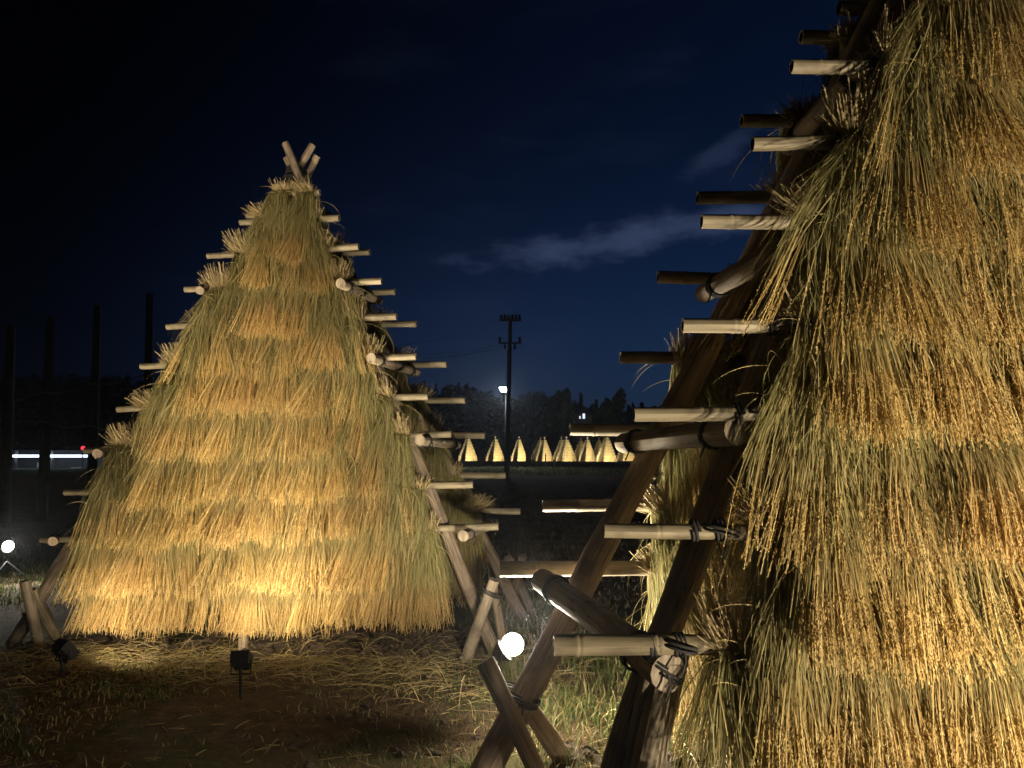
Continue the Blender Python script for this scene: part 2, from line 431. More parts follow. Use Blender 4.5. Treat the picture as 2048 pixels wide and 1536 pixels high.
# ------------------------------------------------------------------ rice sheaves
GOLD = np.array([[0.55, 0.375, 0.145], [0.61, 0.445, 0.195], [0.48, 0.315, 0.115], [0.54, 0.40, 0.18]])
LEAF = np.array([[0.225, 0.20, 0.080], [0.275, 0.24, 0.105], [0.165, 0.165, 0.062], [0.35, 0.30, 0.145], [0.24, 0.215, 0.085]])
STEM = np.array([[0.44, 0.34, 0.155], [0.37, 0.29, 0.12], [0.32, 0.265, 0.105], [0.50, 0.40, 0.20]])
BUTT = np.array([0.60, 0.46, 0.26])
def curve_down(r, n, sgn, x0, depth, s, Lm, h, flare_out, wob, T=None):
    """centre line points for n strands; s (k,) parameter -1..0 = cut butts above the bar, 0..1 = hanging part"""
    k = len(s); S = np.broadcast_to(s, (n, k))
    hang = np.clip(S, 0, 1); top = np.clip(-S, 0, 1)
    z = -hang*Lm[:, None]+top*h[:, None]
    x = x0[:, None]*(0.72+0.62*hang**0.9+0.35*top**1.2)
    y = sgn[:, None]*(0.028+depth[:, None]*(0.035+0.055*np.sqrt(hang))+flare_out[:, None]*hang**1.25)*(1-top)+top*(r.normal(0, 0.026, n)[:, None]*(0.35+top)+sgn[:, None]*0.018*(1+top))
    ph = r.uniform(0, 6.28, (n, 1)); ph2 = r.uniform(0, 6.28, (n, 1))
    x = x+wob[:, None]*hang*np.sin(ph+hang*4.2)
    y = y+sgn[:, None]*wob[:, None]*0.6*hang*np.sin(ph2+hang*3.4)
    if T is not None:      # strands gather in tufts that lean and sway together
        t = np.clip(((x0/T['w']+1)/2*T['n']+r.normal(0, 0.6, n)), 0, T['n']-1).astype(int)
        hz = hang*Lm[:, None]
        x = x+r.normal(0, 0.055, n)[:, None]*hz+top*(T['bl']+r.normal(0, 0.022, n)[:, None])
        x = x+T['lean'][t][:, None]*hz+T['amp'][t][:, None]*hang*np.sin(T['ph'][t][:, None]+hz*7.5)
        cx = (T['cx'][t]-x0)[:, None]; x = x+cx*0.5*hang**1.6
        y = y+sgn[:, None]*T['out'][t][:, None]*hang**1.4
        z = z+T['len'][t][:, None]*hang
    return np.stack([x, y, z], -1)
def pick(r, pal, n, v=0.16):
    c = pal[r.integers(0, len(pal), n)]*r.uniform(1-v, 1+v, (n, 1)); return c
def make_sheaf(seed, dens=1.0, width=0.086):
    r = np.random.default_rng(seed); mb = MB()
    nt_ = 9; T = {'n': nt_, 'w': width*1.35, 'lean': r.normal(0, 0.12, nt_), 'amp': r.uniform(0.004, 0.024, nt_), 'ph': r.uniform(0, 6.28, nt_), 'out': r.normal(0, 0.036, nt_), 'bl': r.normal(0, 0.04), 'len': r.normal(0, 0.022, nt_), 'cx': (np.arange(nt_)+0.5)/nt_*2*width*1.35-width*1.35+r.normal(0, 0.006, nt_)}
    def common(n, pf=0.66):
        sgn = np.where(r.random(n) < pf, -1.0, 1.0)
        x0 = np.clip(r.normal(0, width*0.66, n), -width*1.35, width*1.35)
        dp = np.sqrt(r.random(n))
        return sgn, x0, dp
    def sides(n):
        a = r.uniform(-1.1, 1.1, n); return np.stack([np.cos(a), np.sin(a), np.zeros(n)], -1)
    lean = r.normal(0, 0.045)
    def put(pts, w, col, sd):
        pts = pts.copy(); pts[..., 0] += lean*np.clip(-pts[..., 2], 0, None)
        ribbons(mb, pts, w, sd, col)
    # straw stems
    bh = r.uniform(0.4, 1.25)
    n = int(560*dens); sgn, x0, dp = common(n)
    s = np.array([-1, -0.55, -0.12, 0, 0.13, 0.3, 0.5, 0.75, 1.0])
    Lm = r.uniform(0.42, 0.66, n); h = np.where(r.random(n) < 0.2, r.uniform(0.10, 0.20, n), r.uniform(0.03, 0.13, n))*bh
    p = curve_down(r, n, sgn, x0, dp*0.9, s, Lm, h, r.uniform(0.04, 0.09, n), np.abs(r.normal(0, 0.012, n)), T)
    c0 = pick(r, STEM, n); g0 = pick(r, LEAF, n)
    f = np.array([1, .9, .5, .2, 0, 0, 0, 0, 0])[None, :, None]; gl = np.array([0, 0, .2, .4, .6, .75, .8, .7, .5])[None, :, None]
    col = c0[:, None, :]*(1-gl)+g0[:, None, :]*gl
    col = col*(1-f*0.75)+(BUTT*r.uniform(0.6, 1.1, (n, 1)))[:, None, :]*f*0.75
    w = np.broadcast_to(r.uniform(0.0012, 0.0022, n)[:, None], (n, len(s)))*np.array([1.1, 1.1, 1, 1, 1, 1, .9, .8, .6])
    put(p, w, col, sides(n))
    # leaves
    n = int(540*dens); sgn, x0, dp = common(n, 0.74)
    s = np.array([-0.1, 0.0, 0.12, 0.25, 0.38, 0.52, 0.66, 0.82, 1.0])
    Lm = r.uniform(0.34, 0.62, n)
    p = curve_down(r, n, sgn, x0*1.05, np.clip(dp*1.3, 0, 1.3), s, Lm, np.full(n, 0.1), r.uniform(0.06, 0.13, n), np.abs(r.normal(0, 0.036, n)), T)
    c0 = pick(r, LEAF, n, 0.25); c1 = pick(r, STEM, n, 0.2)
    k = np.linspace(0, 1, len(s))[None, :, None]*0.35
    col = c0[:, None, :]*(1-k)+c1[:, None, :]*k
    w = r.uniform(0.0013, 0.0029, n)[:, None]*np.array([.7, .9, 1, 1, 1, .95, .8, .5, .15])[None, :]
    put(p, w, col, sides(n))
    # stray curling leaves near the top
    n = int(125*dens); sgn = np.where(r.random(n) < 0.8, -1.0, 1.0)
    q = np.linspace(0, 1, 12); ln = r.uniform(0.16, 0.48, n)
    az = r.uniform(-1.4, 1.4, n); elv = r.uniform(-0.9, 0.8, n); curl = r.uniform(1.0, 3.2, n)
    p = np.zeros((n, 12, 3)); p[:, 0, 0] = r.normal(0, width*0.6, n); p[:, 0, 1] = sgn*r.uniform(0.05, 0.10, n); p[:, 0, 2] = r.uniform(-0.55, 0.02, n)
    for j in range(1, 12):
        e = np.maximum(elv-curl*q[j], -1.75); st = ln/11
        p[:, j, 0] = p[:, j-1, 0]+st*np.cos(e)*np.sin(az+0.6*q[j]); p[:, j, 1] = p[:, j-1, 1]+sgn*st*np.cos(e)*np.abs(np.cos(az))*0.7; p[:, j, 2] = p[:, j-1, 2]+st*np.sin(e)
    col = np.repeat(pick(r, np.vstack([LEAF[3:5], STEM]), n, 0.25)[:, None, :], 12, 1)
    w = r.uniform(0.0010, 0.0022, n)[:, None]*np.array([.8, 1, 1, 1, 1, 1, .9, .8, .7, .6, .4, .15])[None, :]
    sd = np.stack([np.cos(az), np.zeros(n), np.full(n, 0.5)], -1)
    put(p, w, col, sd/np.linalg.norm(sd, axis=1)[:, None])
    # tie of straw just under the butts
    for zc in (0.035, 0.043):
        a = np.linspace(0, 2*np.pi, 13)
        pt = np.stack([np.cos(a)*width*0.95, np.sin(a)*0.055, np.full(13, zc)+0.004*np.sin(a*3)], -1)[None]
        ribbons(mb, pt, np.full((1, 13), 0.003), np.array([[0, 0, 1.0]]), np.full((1, 13, 3), 0.3)*np.array([1.2, .9, .4]))
    stalks = mb.mesh('rice_sheaf', M_STRAW)
    # ears: drooping panicles set with grains over their last hand's breadth
    mb = MB()
    n = int(210*dens); sgn, x0, dp = common(n, 0.80)
    s = np.array([0.56, 0.66, 0.74, 0.81, 0.88, 0.94, 1.0])
    Lm = np.clip(r.normal(0.79, 0.024, n), 0.70, 0.88)
    p = curve_down(r, n, sgn, x0*1.08, np.clip(dp*1.25, 0, 1.25), s, Lm, np.full(n, 0.1), r.uniform(0.14, 0.20, n), np.abs(r.normal(0, 0.014, n)), T)
    p[..., 0] += lean*np.clip(-p[..., 2], 0, None)
    c0 = pick(r, GOLD, n, 0.18)
    col = np.repeat(c0[:, None, :], len(s), 1)*np.array([.6, .7, .9, 1, 1, 1, 1])[None, :, None]
    ribbons(mb, p, np.full((n, len(s)), 0.0015), sides(n), col)
    ng = 40; tt = r.uniform(0.36, 1.0, (n, ng)); tt.sort(axis=1)
    fi = tt*(len(s)-1); i0 = np.clip(fi.astype(int), 0, len(s)-2); fr = (fi-i0)[..., None]
    ar = np.arange(n)[:, None]
    base = p[ar, i0]*(1-fr)+p[ar, i0+1]*fr
    d = p[ar, i0+1]-p[ar, i0]; d /= np.linalg.norm(d, axis=-1, keepdims=True)
    rad = r.normal(0, 1, (n, ng, 3)); rad -= d*(rad*d).sum(-1, keepdims=True); rad /= np.linalg.norm(rad, axis=-1, keepdims=True)
    sp_ = r.uniform(0.001, 0.0065, (n, ng, 1))*(1.25-0.75*tt[..., None])
    cen = base+rad*sp_
    gd = d+rad*0.35; gd /= np.linalg.norm(gd, axis=-1, keepdims=True)
    side_ = np.cross(gd, r.normal(0, 1, (n, ng, 3))); side_ /= np.linalg.norm(side_, axis=-1, keepdims=True)
    lg = r.uniform(0.0042, 0.0066, (n, ng, 1)); wd = r.uniform(0.0014, 0.0022, (n, ng, 1))
    v = np.stack([cen-gd*lg, cen+side_*wd, cen+gd*lg, cen-side_*wd], 2).reshape(-1, 3)
    f = np.arange(len(v)).reshape(-1, 4)
    gc = np.repeat(((c0[:, None, :]*r.uniform(0.86, 1.14, (n, ng, 1))).reshape(-1, 3)), 4, 0)
    mb.add(v, f, gc)
    # a few flag leaves hanging among the ears
    n = int(26*dens); sgn, x0, dp = common(n, 0.72)
    s = np.linspace(0.45, 1.0, 6); Lm = r.uniform(0.6, 0.80, n)
    p = curve_down(r, n, sgn, x0*1.1, np.clip(dp*1.2, 0, 1.2), s, Lm, np.full(n, 0.1), r.uniform(0.07, 0.15, n), np.abs(r.normal(0, 0.03, n)), T)
    p[..., 0] += lean*np.clip(-p[..., 2], 0, None)
    ribbons(mb, p, r.uniform(0.0018, 0.0035, n)[:, None]*np.array([1, 1, .95, .8, .5, .1])[None], sides(n), np.repeat(pick(r, STEM, n)[:, None, :], 6, 1))
    ears = mb.mesh('ears', M_STRAW)
    return stalks, ears
SHEAVES = [make_sheaf(50+i, 1.15) for i in range(12)]
ORD = 'zeroth first second third fourth fifth sixth seventh eighth ninth tenth eleventh twelfth thirteenth fourteenth fifteenth sixteenth seventeenth eighteenth nineteenth twentieth'.split()
def hang(pos, xdir, label, group, scale=1.0, tilt=0.0):
    st, ea = random.choice(SHEAVES)
    o = bpy.data.objects.new('rice_sheaf', st); COL.objects.link(o)
    a = math.atan2(xdir.y, xdir.x)+random.gauss(0, 0.13)
    o.location = pos; o.rotation_euler = (random.gauss(0, 0.04), tilt+random.gauss(0, 0.04), a)
    sc_ = scale*random.uniform(0.92, 1.08); o.scale = (sc_*random.choice((1, 1, 1.12)), sc_*random.uniform(0.95, 1.1), scale*random.uniform(0.96, 1.04))
    tag(o, label, 'rice sheaf', group)
    e = bpy.data.objects.new('ears', ea); COL.objects.link(e); e.parent = o
    return o
def hang_row(A, B, pitch, r, labelf, group, flip=False, shrink=1.0, tilt=0.0, tilt_end=0.0):
    """sheaves along the bar from world point A to B"""
    A, B = Vector(A), Vector(B); d = B-A; n = max(1, round(d.length/pitch)); xd = d.normalized()
    if flip: xd = -xd
    for i in range(n):
        q = A+d*((i+0.5+random.uniform(-0.12, 0.12))/n)
        hang(q+Vector((0, 0, random.uniform(-0.028, 0.018))), xd, labelf(i, n), group, shrink, tilt if i == 0 else tilt*0.35 if i == 1 else tilt_end if i == n-1 else tilt_end*0.4 if i == n-2 else 0.0)

# ------------------------------------------------------------------ LEFT RACK (stands whole in view)
rackL = empty('rice_drying_rack', P(560, 1290, 6.6))
rackL.location.z = 0
tag(rackL, 'whole tent-shaped log drying rack standing between the two black spotlights', 'drying rack', 'rice drying racks in front')
bpy.context.view_layer.update()
LA = P(589, 338, 6.75)
FR = P(1003, 1297, 6.25); FR.z = -0.1
FL = P(12, 1275, 6.65); FL.z = -0.1
BR = P(1064, 1245, 7.35); BR.z = -0.1
BL = Vector((-4.25, 7.95, -0.1))
def leg_pts(foot, apex, ext):
    d = (apex-foot).normalized(); return [foot, foot.lerp(apex, 0.35)+Vector((0.01, 0, 0.01)), foot.lerp(apex, 0.7), apex, apex+d*ext]
for foot, off, ext in ((FR, Vector((0.02, -0.03, 0)), 0.26), (FL, Vector((0.0, 0.07, 0)), 0.29), (BR, Vector((-0.03, 0.15, 0)), 0.18), (BL, Vector((0.05, 0.22, 0)), 0.22)):
    log('leg', M_LOG, leg_pts(foot, LA+off, ext), (0.056, 0.034), rackL)
lashing(LA+Vector((0, 0.06, -0.02)), (0.1, 0.2, 1), 0.085, rackL, 6)
lashing(LA+Vector((0, 0.06, -0.10)), (0.1, 0.1, 1), 0.115, rackL, 4, tail=False)
nF = (FR-FL).cross(LA-FL).normalized(); nB = (BR-BL).cross(LA-BL).normalized()
PF = FL+nF*0.0; PB = BL
front_dir = (FR-FL).normalized()
if nF.y > 0: nF = -nF
if nB.y < 0: nB = -nB
# front bars: left tip, right tip, sheaves from, to (pixels of the photograph, on the plane of the front face)
FB = [((548, 388), (640, 385), 532, 650), ((480, 445), (678, 436), 494, 668), ((415, 512), (717, 493), 458, 686), ((370, 579), (763, 562), 408, 712), ((334, 654), (793, 633), 372, 740),
      ((282, 733), (832, 713), 325, 772), ((235, 819), (856, 793), 275, 808), ((170, 901), (903, 868), 218, 840), ((130, 985), (946, 969), 190, 878), ((82, 1080), (997, 1053), 182, 900)]
nrow = len(FB)
for k, (l, rr, s0, s1) in enumerate(FB):
    up = nrow-k
    off = nF*0.075
    a = on_plane(l[0], l[1], PF+off, nF); b_ = on_plane(rr[0], rr[1], PF+off, nF)
    bamboo('bar', a, b_, 0.026, 0.030, rackL)
    yl = lambda x: l[1]+(rr[1]-l[1])*(x-l[0])/(rr[0]-l[0])
    A = on_plane(s0+14, yl(s0+14), PF+off, nF); B = on_plane(s1-14, yl(s1-14), PF+off, nF)
    rowname = 'bottom row' if up == 1 else ('top row' if k == 0 else ORD[up]+' row up')
    hang_row(A, B, 0.205, 0.03, lambda i, n: 'rice sheaf '+(ORD[i+1]+' from left' if n > 1 else 'hung alone')+', '+rowname+', front of the whole rack', 'rice sheaves on the front of the whole rack', shrink=0.88 if up == 1 else (1.0 if k > 1 else 0.85), tilt=-0.10 if k > 1 else 0, tilt_end=0.10 if k > 1 else 0)
# back bars: right tip only is seen
BB = [((660, 428), 0), ((739, 504), 0), ((790, 583), 0), ((833, 648), 0), ((893, 729), 0), ((930, 801), 0), ((970, 871), 0), ((1012, 951), 0), ((1041, 1023), 0)]
back_dir = (BR-BL).normalized()
for k, (tip, _) in enumerate(BB):
    up = len(BB)-k
    off = nB*0.07
    b_ = on_plane(tip[0], tip[1], PB+off, nB)
    # left end mirrored on the far leg
    tz = (b_.z-BL.z)/(LA.z-BL.z); a = BL.lerp(LA, tz)+off-back_dir*0.30
    bamboo('bar', a, b_, 0.026, 0.030, rackL)
    A = a+(b_-a).normalized()*0.45; rl = BR.lerp(LA, tz); B = b_-(b_-a).normalized()*max(0.12, (b_-rl).length-0.10)
    if (B-A).dot(back_dir) < 0.2: A = B-back_dir*0.25
    rowname = 'bottom row' if up == 1 else ('top row' if k == 0 else ORD[up]+' row up')
    hang_row(A, B, 0.215, 0.03, lambda i, n: 'rice sheaf '+ORD[n-i]+' from right, '+rowname+', rear side of the whole rack', 'rice sheaves on the rear of the whole rack', flip=True, shrink=0.95)
# short spacer logs at the right end, from front leg to back leg
def spacer(rack, p0, p1, r0, r1, material=None):
    o = log('spacer', material or M_PEELED, [p0, p0.lerp(p1, 0.5), p1], (r0, r1), rack, knots=True)
    d = p1-p0
    for q, rr_ in ((0.16, r0), (0.84, r1)): lashing(p0+d*q, d, rr_*1.06, o, 3)
    return o
for (q0, d0), (q1, d1) in (((680, 567), 6.30), ((758, 601), 7.12)), (((742, 716), 6.25), ((832, 744), 7.15)), (((838, 880), 6.15), ((914, 889), 7.2)), (((925, 1072), 6.1), ((990, 1046), 7.2)):
    spacer(rackL, P(*q0, d0), P(*q1, d1), 0.042, 0.044)
for (q0, d0), (q1, d1) in (((400, 581), 6.5), ((425, 575), 7.4)), (((193, 907), 6.45), ((235, 900), 7.6)), (((104, 1083), 6.45), ((140, 1062), 7.6)):
    spacer(rackL, P(*q0, d0), P(*q1, d1), 0.036, 0.040, M_LOG)
# crossed stakes at the feet
def stake(rack, a, b_, r0=0.045, r1=0.04, material=None):
    return log('stake', material or M_LOG, [a, a.lerp(b_, 0.5), b_], (r0, r1), rack)
def gp(px, py, d):
    q = P(px, py, d); q.z = gz1(q.x, q.y)-0.04; return q
stake(rackL, P(990, 1160, 6.0), gp(927, 1300, 6.12), 0.042, 0.046, M_PEELED)
stake(rackL, P(988, 1172, 6.1), gp(1012, 1300, 6.2), 0.034, 0.036)
stake(rackL, P(1046, 1112, 7.25), gp(1012, 1215, 7.6), 0.036, 0.04)
stake(rackL, P(1018, 1115, 7.3), gp(1072, 1225, 7.6), 0.04, 0.04)
lashing(P(985, 1185, 6.05), (0.4, 0, 1), 0.075, rackL, 3)
stake(rackL, P(50, 1162, 6.5), gp(82, 1275, 6.6), 0.042, 0.044, M_PEELED)
stake(rackL, P(62, 1180, 6.62), gp(118, 1262, 6.8), 0.044, 0.048, M_PEELED)
# pale prop under the front
log('prop', M_PEELED, [gp(486, 1296, 6.28), P(489, 1240, 6.4), P(494, 1120, 6.52)], (0.040, 0.036), rackL)

# ------------------------------------------------------------------ RIGHT RACK (close, cut by the frame)
rackR = empty('rice_drying_rack', (1.6, 3.4, 0))
tag(rackR, 'close drying rack cropped by the right edge, logs and crossed stakes showing at its end', 'drying rack', 'rice drying racks in front')
bpy.context.view_layer.update()
legA = [gp(945, 1548, 3.92), P(1130, 1232, 3.98), P(1300, 918, 3.88), P(1480, 566, 3.68), P(1604, 328, 3.46), P(1735, 75, 3.28), P(1905, -330, 3.08), P(1960, -470, 3.02)]
o = log('leg', M_LOG, legA, (0.075, 0.050), rackR, 18)
legB = [Vector((0.26, 2.80, -0.05)), P(1258, 1480, 2.92), P(1388, 1104, 2.94), P(1525, 735, 2.95), P(1690, 300, 2.95), P(1830, -80, 2.97), P(1935, -360, 3.0), P(1985, -490, 3.02)]
o = log('leg', M_LOG, legB, (0.066, 0.046), rackR, 18)
apexR = P(1945, -390, 3.04)
log('leg', M_LOG, [Vector((3.55, 2.75, 0)), apexR+Vector((0.05, 0.02, 0)), apexR+Vector((-0.2, 0, 0.35))], (0.066, 0.045), rackR)
log('leg', M_LOG, [Vector((3.95, 3.95, 0)), apexR+Vector((0.05, 0.12, 0)), apexR+Vector((-0.2, 0, 0.3))], (0.066, 0.045), rackR)
lashing(apexR+Vector((0, 0.05, -0.05)), (0, 0, 1), 0.12, rackR, 5)
for q0, d0, q1, d1, r0, r1 in (((1086, 1160), 4.0, (1336, 1346), 2.72, 0.060, 0.064), ((1246, 886), 3.86, (1478, 862), 2.78, 0.048, 0.052), ((1408, 588), 3.66, (1628, 456), 2.80, 0.046, 0.046), ((1576, 296), 3.36, (1738, 122), 2.80, 0.042, 0.042)):
    spacer(rackR, P(*q0, d0), P(*q1, d1), r0, r1)
# front bars: left tip pixel, depth, first sheaf pixel
FRB = [((1700, -165), 1830), ((1640, -20), 1775), ((1583, 133), 1722), ((1505, 288), 1650), ((1403, 443), 1592), ((1365, 651), 1535), ((1268, 829), 1550), ((1208, 1061), 1496), ((1108, 1290), 1404)]
DF = 2.72
for k, (tip, sx0) in enumerate(FRB):
    up = len(FRB)-k
    a = P(tip[0], tip[1], DF); b_ = Vector((2.55, DF-0.02, a.z+random.uniform(-0.02, 0.02)))
    br = bamboo('bar', a, b_, 0.026 if k < 8 else 0.036, 0.028, rackR, node=0.3)
    xl = P(sx0, tip[1], DF).x
    # rope where the bar crosses the front leg
    for i in range(len(legB)-1):
        if legB[i].z <= a.z <= legB[i+1].z:
            tt = (a.z-legB[i].z)/(legB[i+1].z-legB[i].z); q = legB[i].lerp(legB[i+1], tt)
            lashing(Vector((q.x, DF, a.z)), (1, 0, 0), 0.034, br, 3, axis2=(0.3, 0, 1), r2=0.06)
            lashing(Vector((q.x-0.09, DF, a.z)), (1, 0, 0), 0.031, br, 2, tail=False)
    A = Vector((xl+0.05, DF, a.z)); B = Vector((2.3, DF, b_.z))
    rowname = 'bottom row' if up == 1 else ORD[up]+' row up'
    hang_row(A, B, 0.215, 0.03, lambda i, n: 'rice sheaf '+ORD[i+1]+' from left, '+rowname+', front of the close cropped rack', 'rice sheaves on the front of the close rack', shrink=0.98, tilt=0.03)
# back bars
BRB = [((1735, -70), 3.30, 1790), ((1678, 16), 3.36, 1725), ((1602, 74), 3.42, 1665), ((1483, 242), 3.60, 1560), ((1395, 396), 3.72, 1530), ((1316, 554), 3.84, 1480), ((1241, 715), 3.96, 1330), ((1140, 859), 4.06, 1330), ((1085, 1012), 4.12, 1300), ((1000, 1138), 4.16, 1290)]
for k, (tip, d, sx0) in enumerate(BRB):
    up = len(BRB)-k
    a = P(tip[0], tip[1], d); b_ = Vector((2.75, d+0.04, a.z+random.uniform(-0.03, 0.03)))
    br = bamboo('bar', a, b_, 0.032 if k < 9 else 0.042, 0.030, rackR, node=0.36)
    for i in range(len(legA)-1):
        if legA[i].z <= a.z <= legA[i+1].z:
            tt = (a.z-legA[i].z)/(legA[i+1].z-legA[i].z); q = legA[i].lerp(legA[i+1], tt)
            lashing(Vector((q.x, d, a.z)), (1, 0, 0), 0.040, br, 2, tail=False)
    A = Vector((P(sx0, tip[1], d).x, d, a.z)); B = Vector((2.45, d, b_.z))
    rowname = 'bottom row' if up == 1 else ORD[up]+' row up'
    hang_row(A, B, 0.225, 0.03, lambda i, n: 'rice sheaf '+ORD[i+1]+' from left, '+rowname+', rear side of the close cropped rack', 'rice sheaves on the rear of the close rack', flip=True, tilt=0.30)
# crossed stakes at its feet
stake(rackR, P(968, 1322, 3.78), gp(1116, 1518, 3.66), 0.044, 0.046)
stake(rackR, P(1046, 1396, 4.05), gp(1140, 1500, 4.22), 0.05, 0.05)
lashing(P(1040, 1390, 3.88), (0.5, 0, 1), 0.10, rackR, 3)
stake(rackR, P(1300, 1352, 2.84), gp(1190, 1600, 2.9), 0.034, 0.036, M_PEELED)
stake(rackR, P(1345, 1300, 2.86), Vector((0.31, 2.62, -0.05)), 0.058, 0.066, M_PEELED)
lashing(P(1322, 1330, 2.78), (0.6, 0, 0.8), 0.085, rackR, 2)

# ------------------------------------------------------------------ spotlights standing on the ground
def aim_matrix(d):
    """local -Z looks along d"""
    return Vector(d).normalized().to_track_quat('-Z', 'Y').to_matrix()
def floodlight(loc, target, size, label, power, colr, tri=False, spread=130, radius=0.05, emis=60, blend=0.9, disc=False):
    x, y, z = loc; g0 = gz1(x, y)
    root = empty('spotlight', (x, y, g0)); tag(root, label, 'spotlight', 'spotlights staked round the racks')
    bpy.context.view_layer.update()
    rot = aim_matrix(Vector(target)-Vector(loc)); fw = (Vector(target)-Vector(loc)).normalized()
    mb = MB()
    if disc:
        tube(mb, [Vector(loc)-fw*0.075, Vector(loc)-fw*0.06, Vector(loc)-fw*0.035, Vector(loc)-fw*0.012, Vector(loc)+fw*0.002], [size[0]*k for k in (0.16, 0.30, 0.42, 0.5, 0.52)], 20)
    else: box(mb, Vector(loc)-fw*0.012, size[0], size[1], 0.042, rot)
    for k in range(0 if disc else 5):
        box(mb, Vector(loc)-fw*0.042+rot @ Vector((0, (k-2)*size[1]*0.18, 0)), size[0]*0.8, 0.006, 0.022, rot)
    if not disc:
        for sx_, sy_, wx, wy in ((0, 0.5, 1, 0.05), (0, -0.5, 1, 0.05), (0.48, 0, 0.05, 0.95), (-0.48, 0, 0.05, 0.95)):
            box(mb, Vector(loc)+fw*0.018+rot @ Vector((sx_*size[0], sy_*size[1], 0)), size[0]*wx, size[1]*wy, 0.05, rot, bev=0.001)
    mb.build('housing', M_BLACK, root)
    mb = MB()
    if disc:
        tube(mb, [Vector(loc)+fw*size[0]*(0.42-0.48*math.cos(0.75+a*0.239)) for a in range(11)], [max(0.001, size[0]*0.48*math.sin(0.75+a*0.239)) for a in range(11)], 24)
    else: box(mb, Vector(loc)+fw*0.010, size[0]*0.86, size[1]*0.86, 0.005, rot)
    mb.build('lamp_glass', glow('lamp_glass', colr, emis), root)
    mb = MB()
    top = Vector(loc)-fw*0.035
    tube(mb, [Vector((x, y-0.0, g0-0.08)), Vector((x, y, g0+0.05)), Vector((top.x, top.y, z-size[1]*0.42)), top], [0.010, 0.011, 0.011, 0.010], 8)
    mb.build('stake', M_BLACK, root)
    mb = MB()
    xr = rot @ Vector((1, 0, 0))
    b0 = Vector((top.x, top.y, z-size[1]*0.55))
    tube(mb, [Vector(loc)+xr*(size[0]*0.54), b0+xr*(size[0]*0.54), b0-xr*(size[0]*0.54), Vector(loc)-xr*(size[0]*0.54)], [0.006]*4, 6)
    mb.build('bracket', M_BLACK, root)
    if tri:
        mb = MB()
        for a in (0.3, 2.4, 4.5):
            tube(mb, [Vector((x, y, g0+(z-g0)*0.55)), Vector((x+0.22*math.cos(a), y+0.22*math.sin(a), gz1(x+0.22*math.cos(a), y+0.22*math.sin(a))))], [0.009, 0.009], 6)
        mb.build('tripod', M_STEEL, root)
    if spread is None:
        ld = bpy.data.lights.new('lamp', 'AREA'); ld.size = size[0]*0.8; ld.energy = power
    elif spread == 360:
        ld = bpy.data.lights.new('lamp', 'POINT'); ld.energy = power; ld.shadow_soft_size = radius
    else:
        ld = bpy.data.lights.new('lamp', 'SPOT'); ld.energy = power; ld.spot_size = R(spread); ld.spot_blend = blend; ld.shadow_soft_size = radius
    ld.color = colr; lo = bpy.data.objects.new('lamp', ld); COL.objects.link(lo)
    lo.parent = root
    lo.location = Vector(loc)+fw*(0.022 if spread is None else 0.03+radius+(size[0]*0.92 if disc else 0))-Vector((x, y, g0)); lo.rotation_euler = rot.to_euler()
    return root
WARM = (1.0, 0.84, 0.58); NEUT = (1.0, 0.89, 0.68); WHITE = (0.92, 0.96, 1.0)
l1 = P(483, 1320, 5.2); l2 = P(130, 1300, 5.6)
floodlight(l1, (l1.x-0.15, 6.5, 2.7), (0.115, 0.155), 'black square spotlight on a stake seen from behind, in front of the whole rack', 78, WARM, spread=None)
floodlight(l2, (l2.x+0.6, 6.7, 1.3), (0.12, 0.13), 'black spotlight in the dark by the left foot of the whole rack', 22, WARM, spread=None)
l3 = P(1010, 1300, 4.5)
l3root = floodlight(l3, l3+Vector((1.0, -0.15, 0.75)), (0.13, 0.13), 'glaring white round spotlight facing the camera beside the crossed stakes', 260, NEUT, spread=180, blend=0.08, radius=0.045, emis=60, disc=True)
ld = bpy.data.lights.new('lamp', 'SPOT'); ld.energy = 130; ld.color = NEUT; ld.spot_size = R(110); ld.spot_blend = 0.7; ld.shadow_soft_size = 0.05
lo = bpy.data.objects.new('lamp', ld); COL.objects.link(lo); lo.parent = l3root      # extra spot added at this lamp to light the whole rack's end
lo.location = l3+Vector((-0.03, 0.12, 0.03))-Vector(l3root.location); lo.rotation_euler = aim_matrix((-0.45, 0.85, 0.9)).to_euler()
ld = bpy.data.lights.new('lamp', 'POINT'); ld.energy = 75; ld.color = NEUT; ld.shadow_soft_size = 0.05      # the naked bulb's spill on the ground
lo = bpy.data.objects.new('lamp', ld); COL.objects.link(lo); lo.parent = l3root
lo.location = l3+Vector((1.0, -0.15, 0.75)).normalized()*0.19-Vector(l3root.location)
l4 = P(15, 1096, 9.9)
floodlight(l4, l4+Vector((0.5, -0.6, 0.5)), (0.13, 0.13), 'small glaring spotlight on a tripod over lit grass at the far left', 150, (1, 0.95, 0.78), tri=True, spread=180, blend=0.3, emis=60, disc=True)
l5 = Vector((2.15, 0.45, 0.22))
floodlight(l5, (2.1, 2.75, 3.3), (0.13, 0.15), 'black spotlight aimed at the front of the close cropped rack', 240, (1.0, 0.86, 0.62), spread=None)
l6 = Vector((-3.3, 1.9, 0.3))  # added lamp out of view, evens the light up the whole rack
floodlight(l6, (-2.0, 6.5, 3.5), (0.13, 0.15), 'unseen spotlight added near the camera to brighten the top of the whole rack', 1450, WARM, spread=52, blend=0.8)

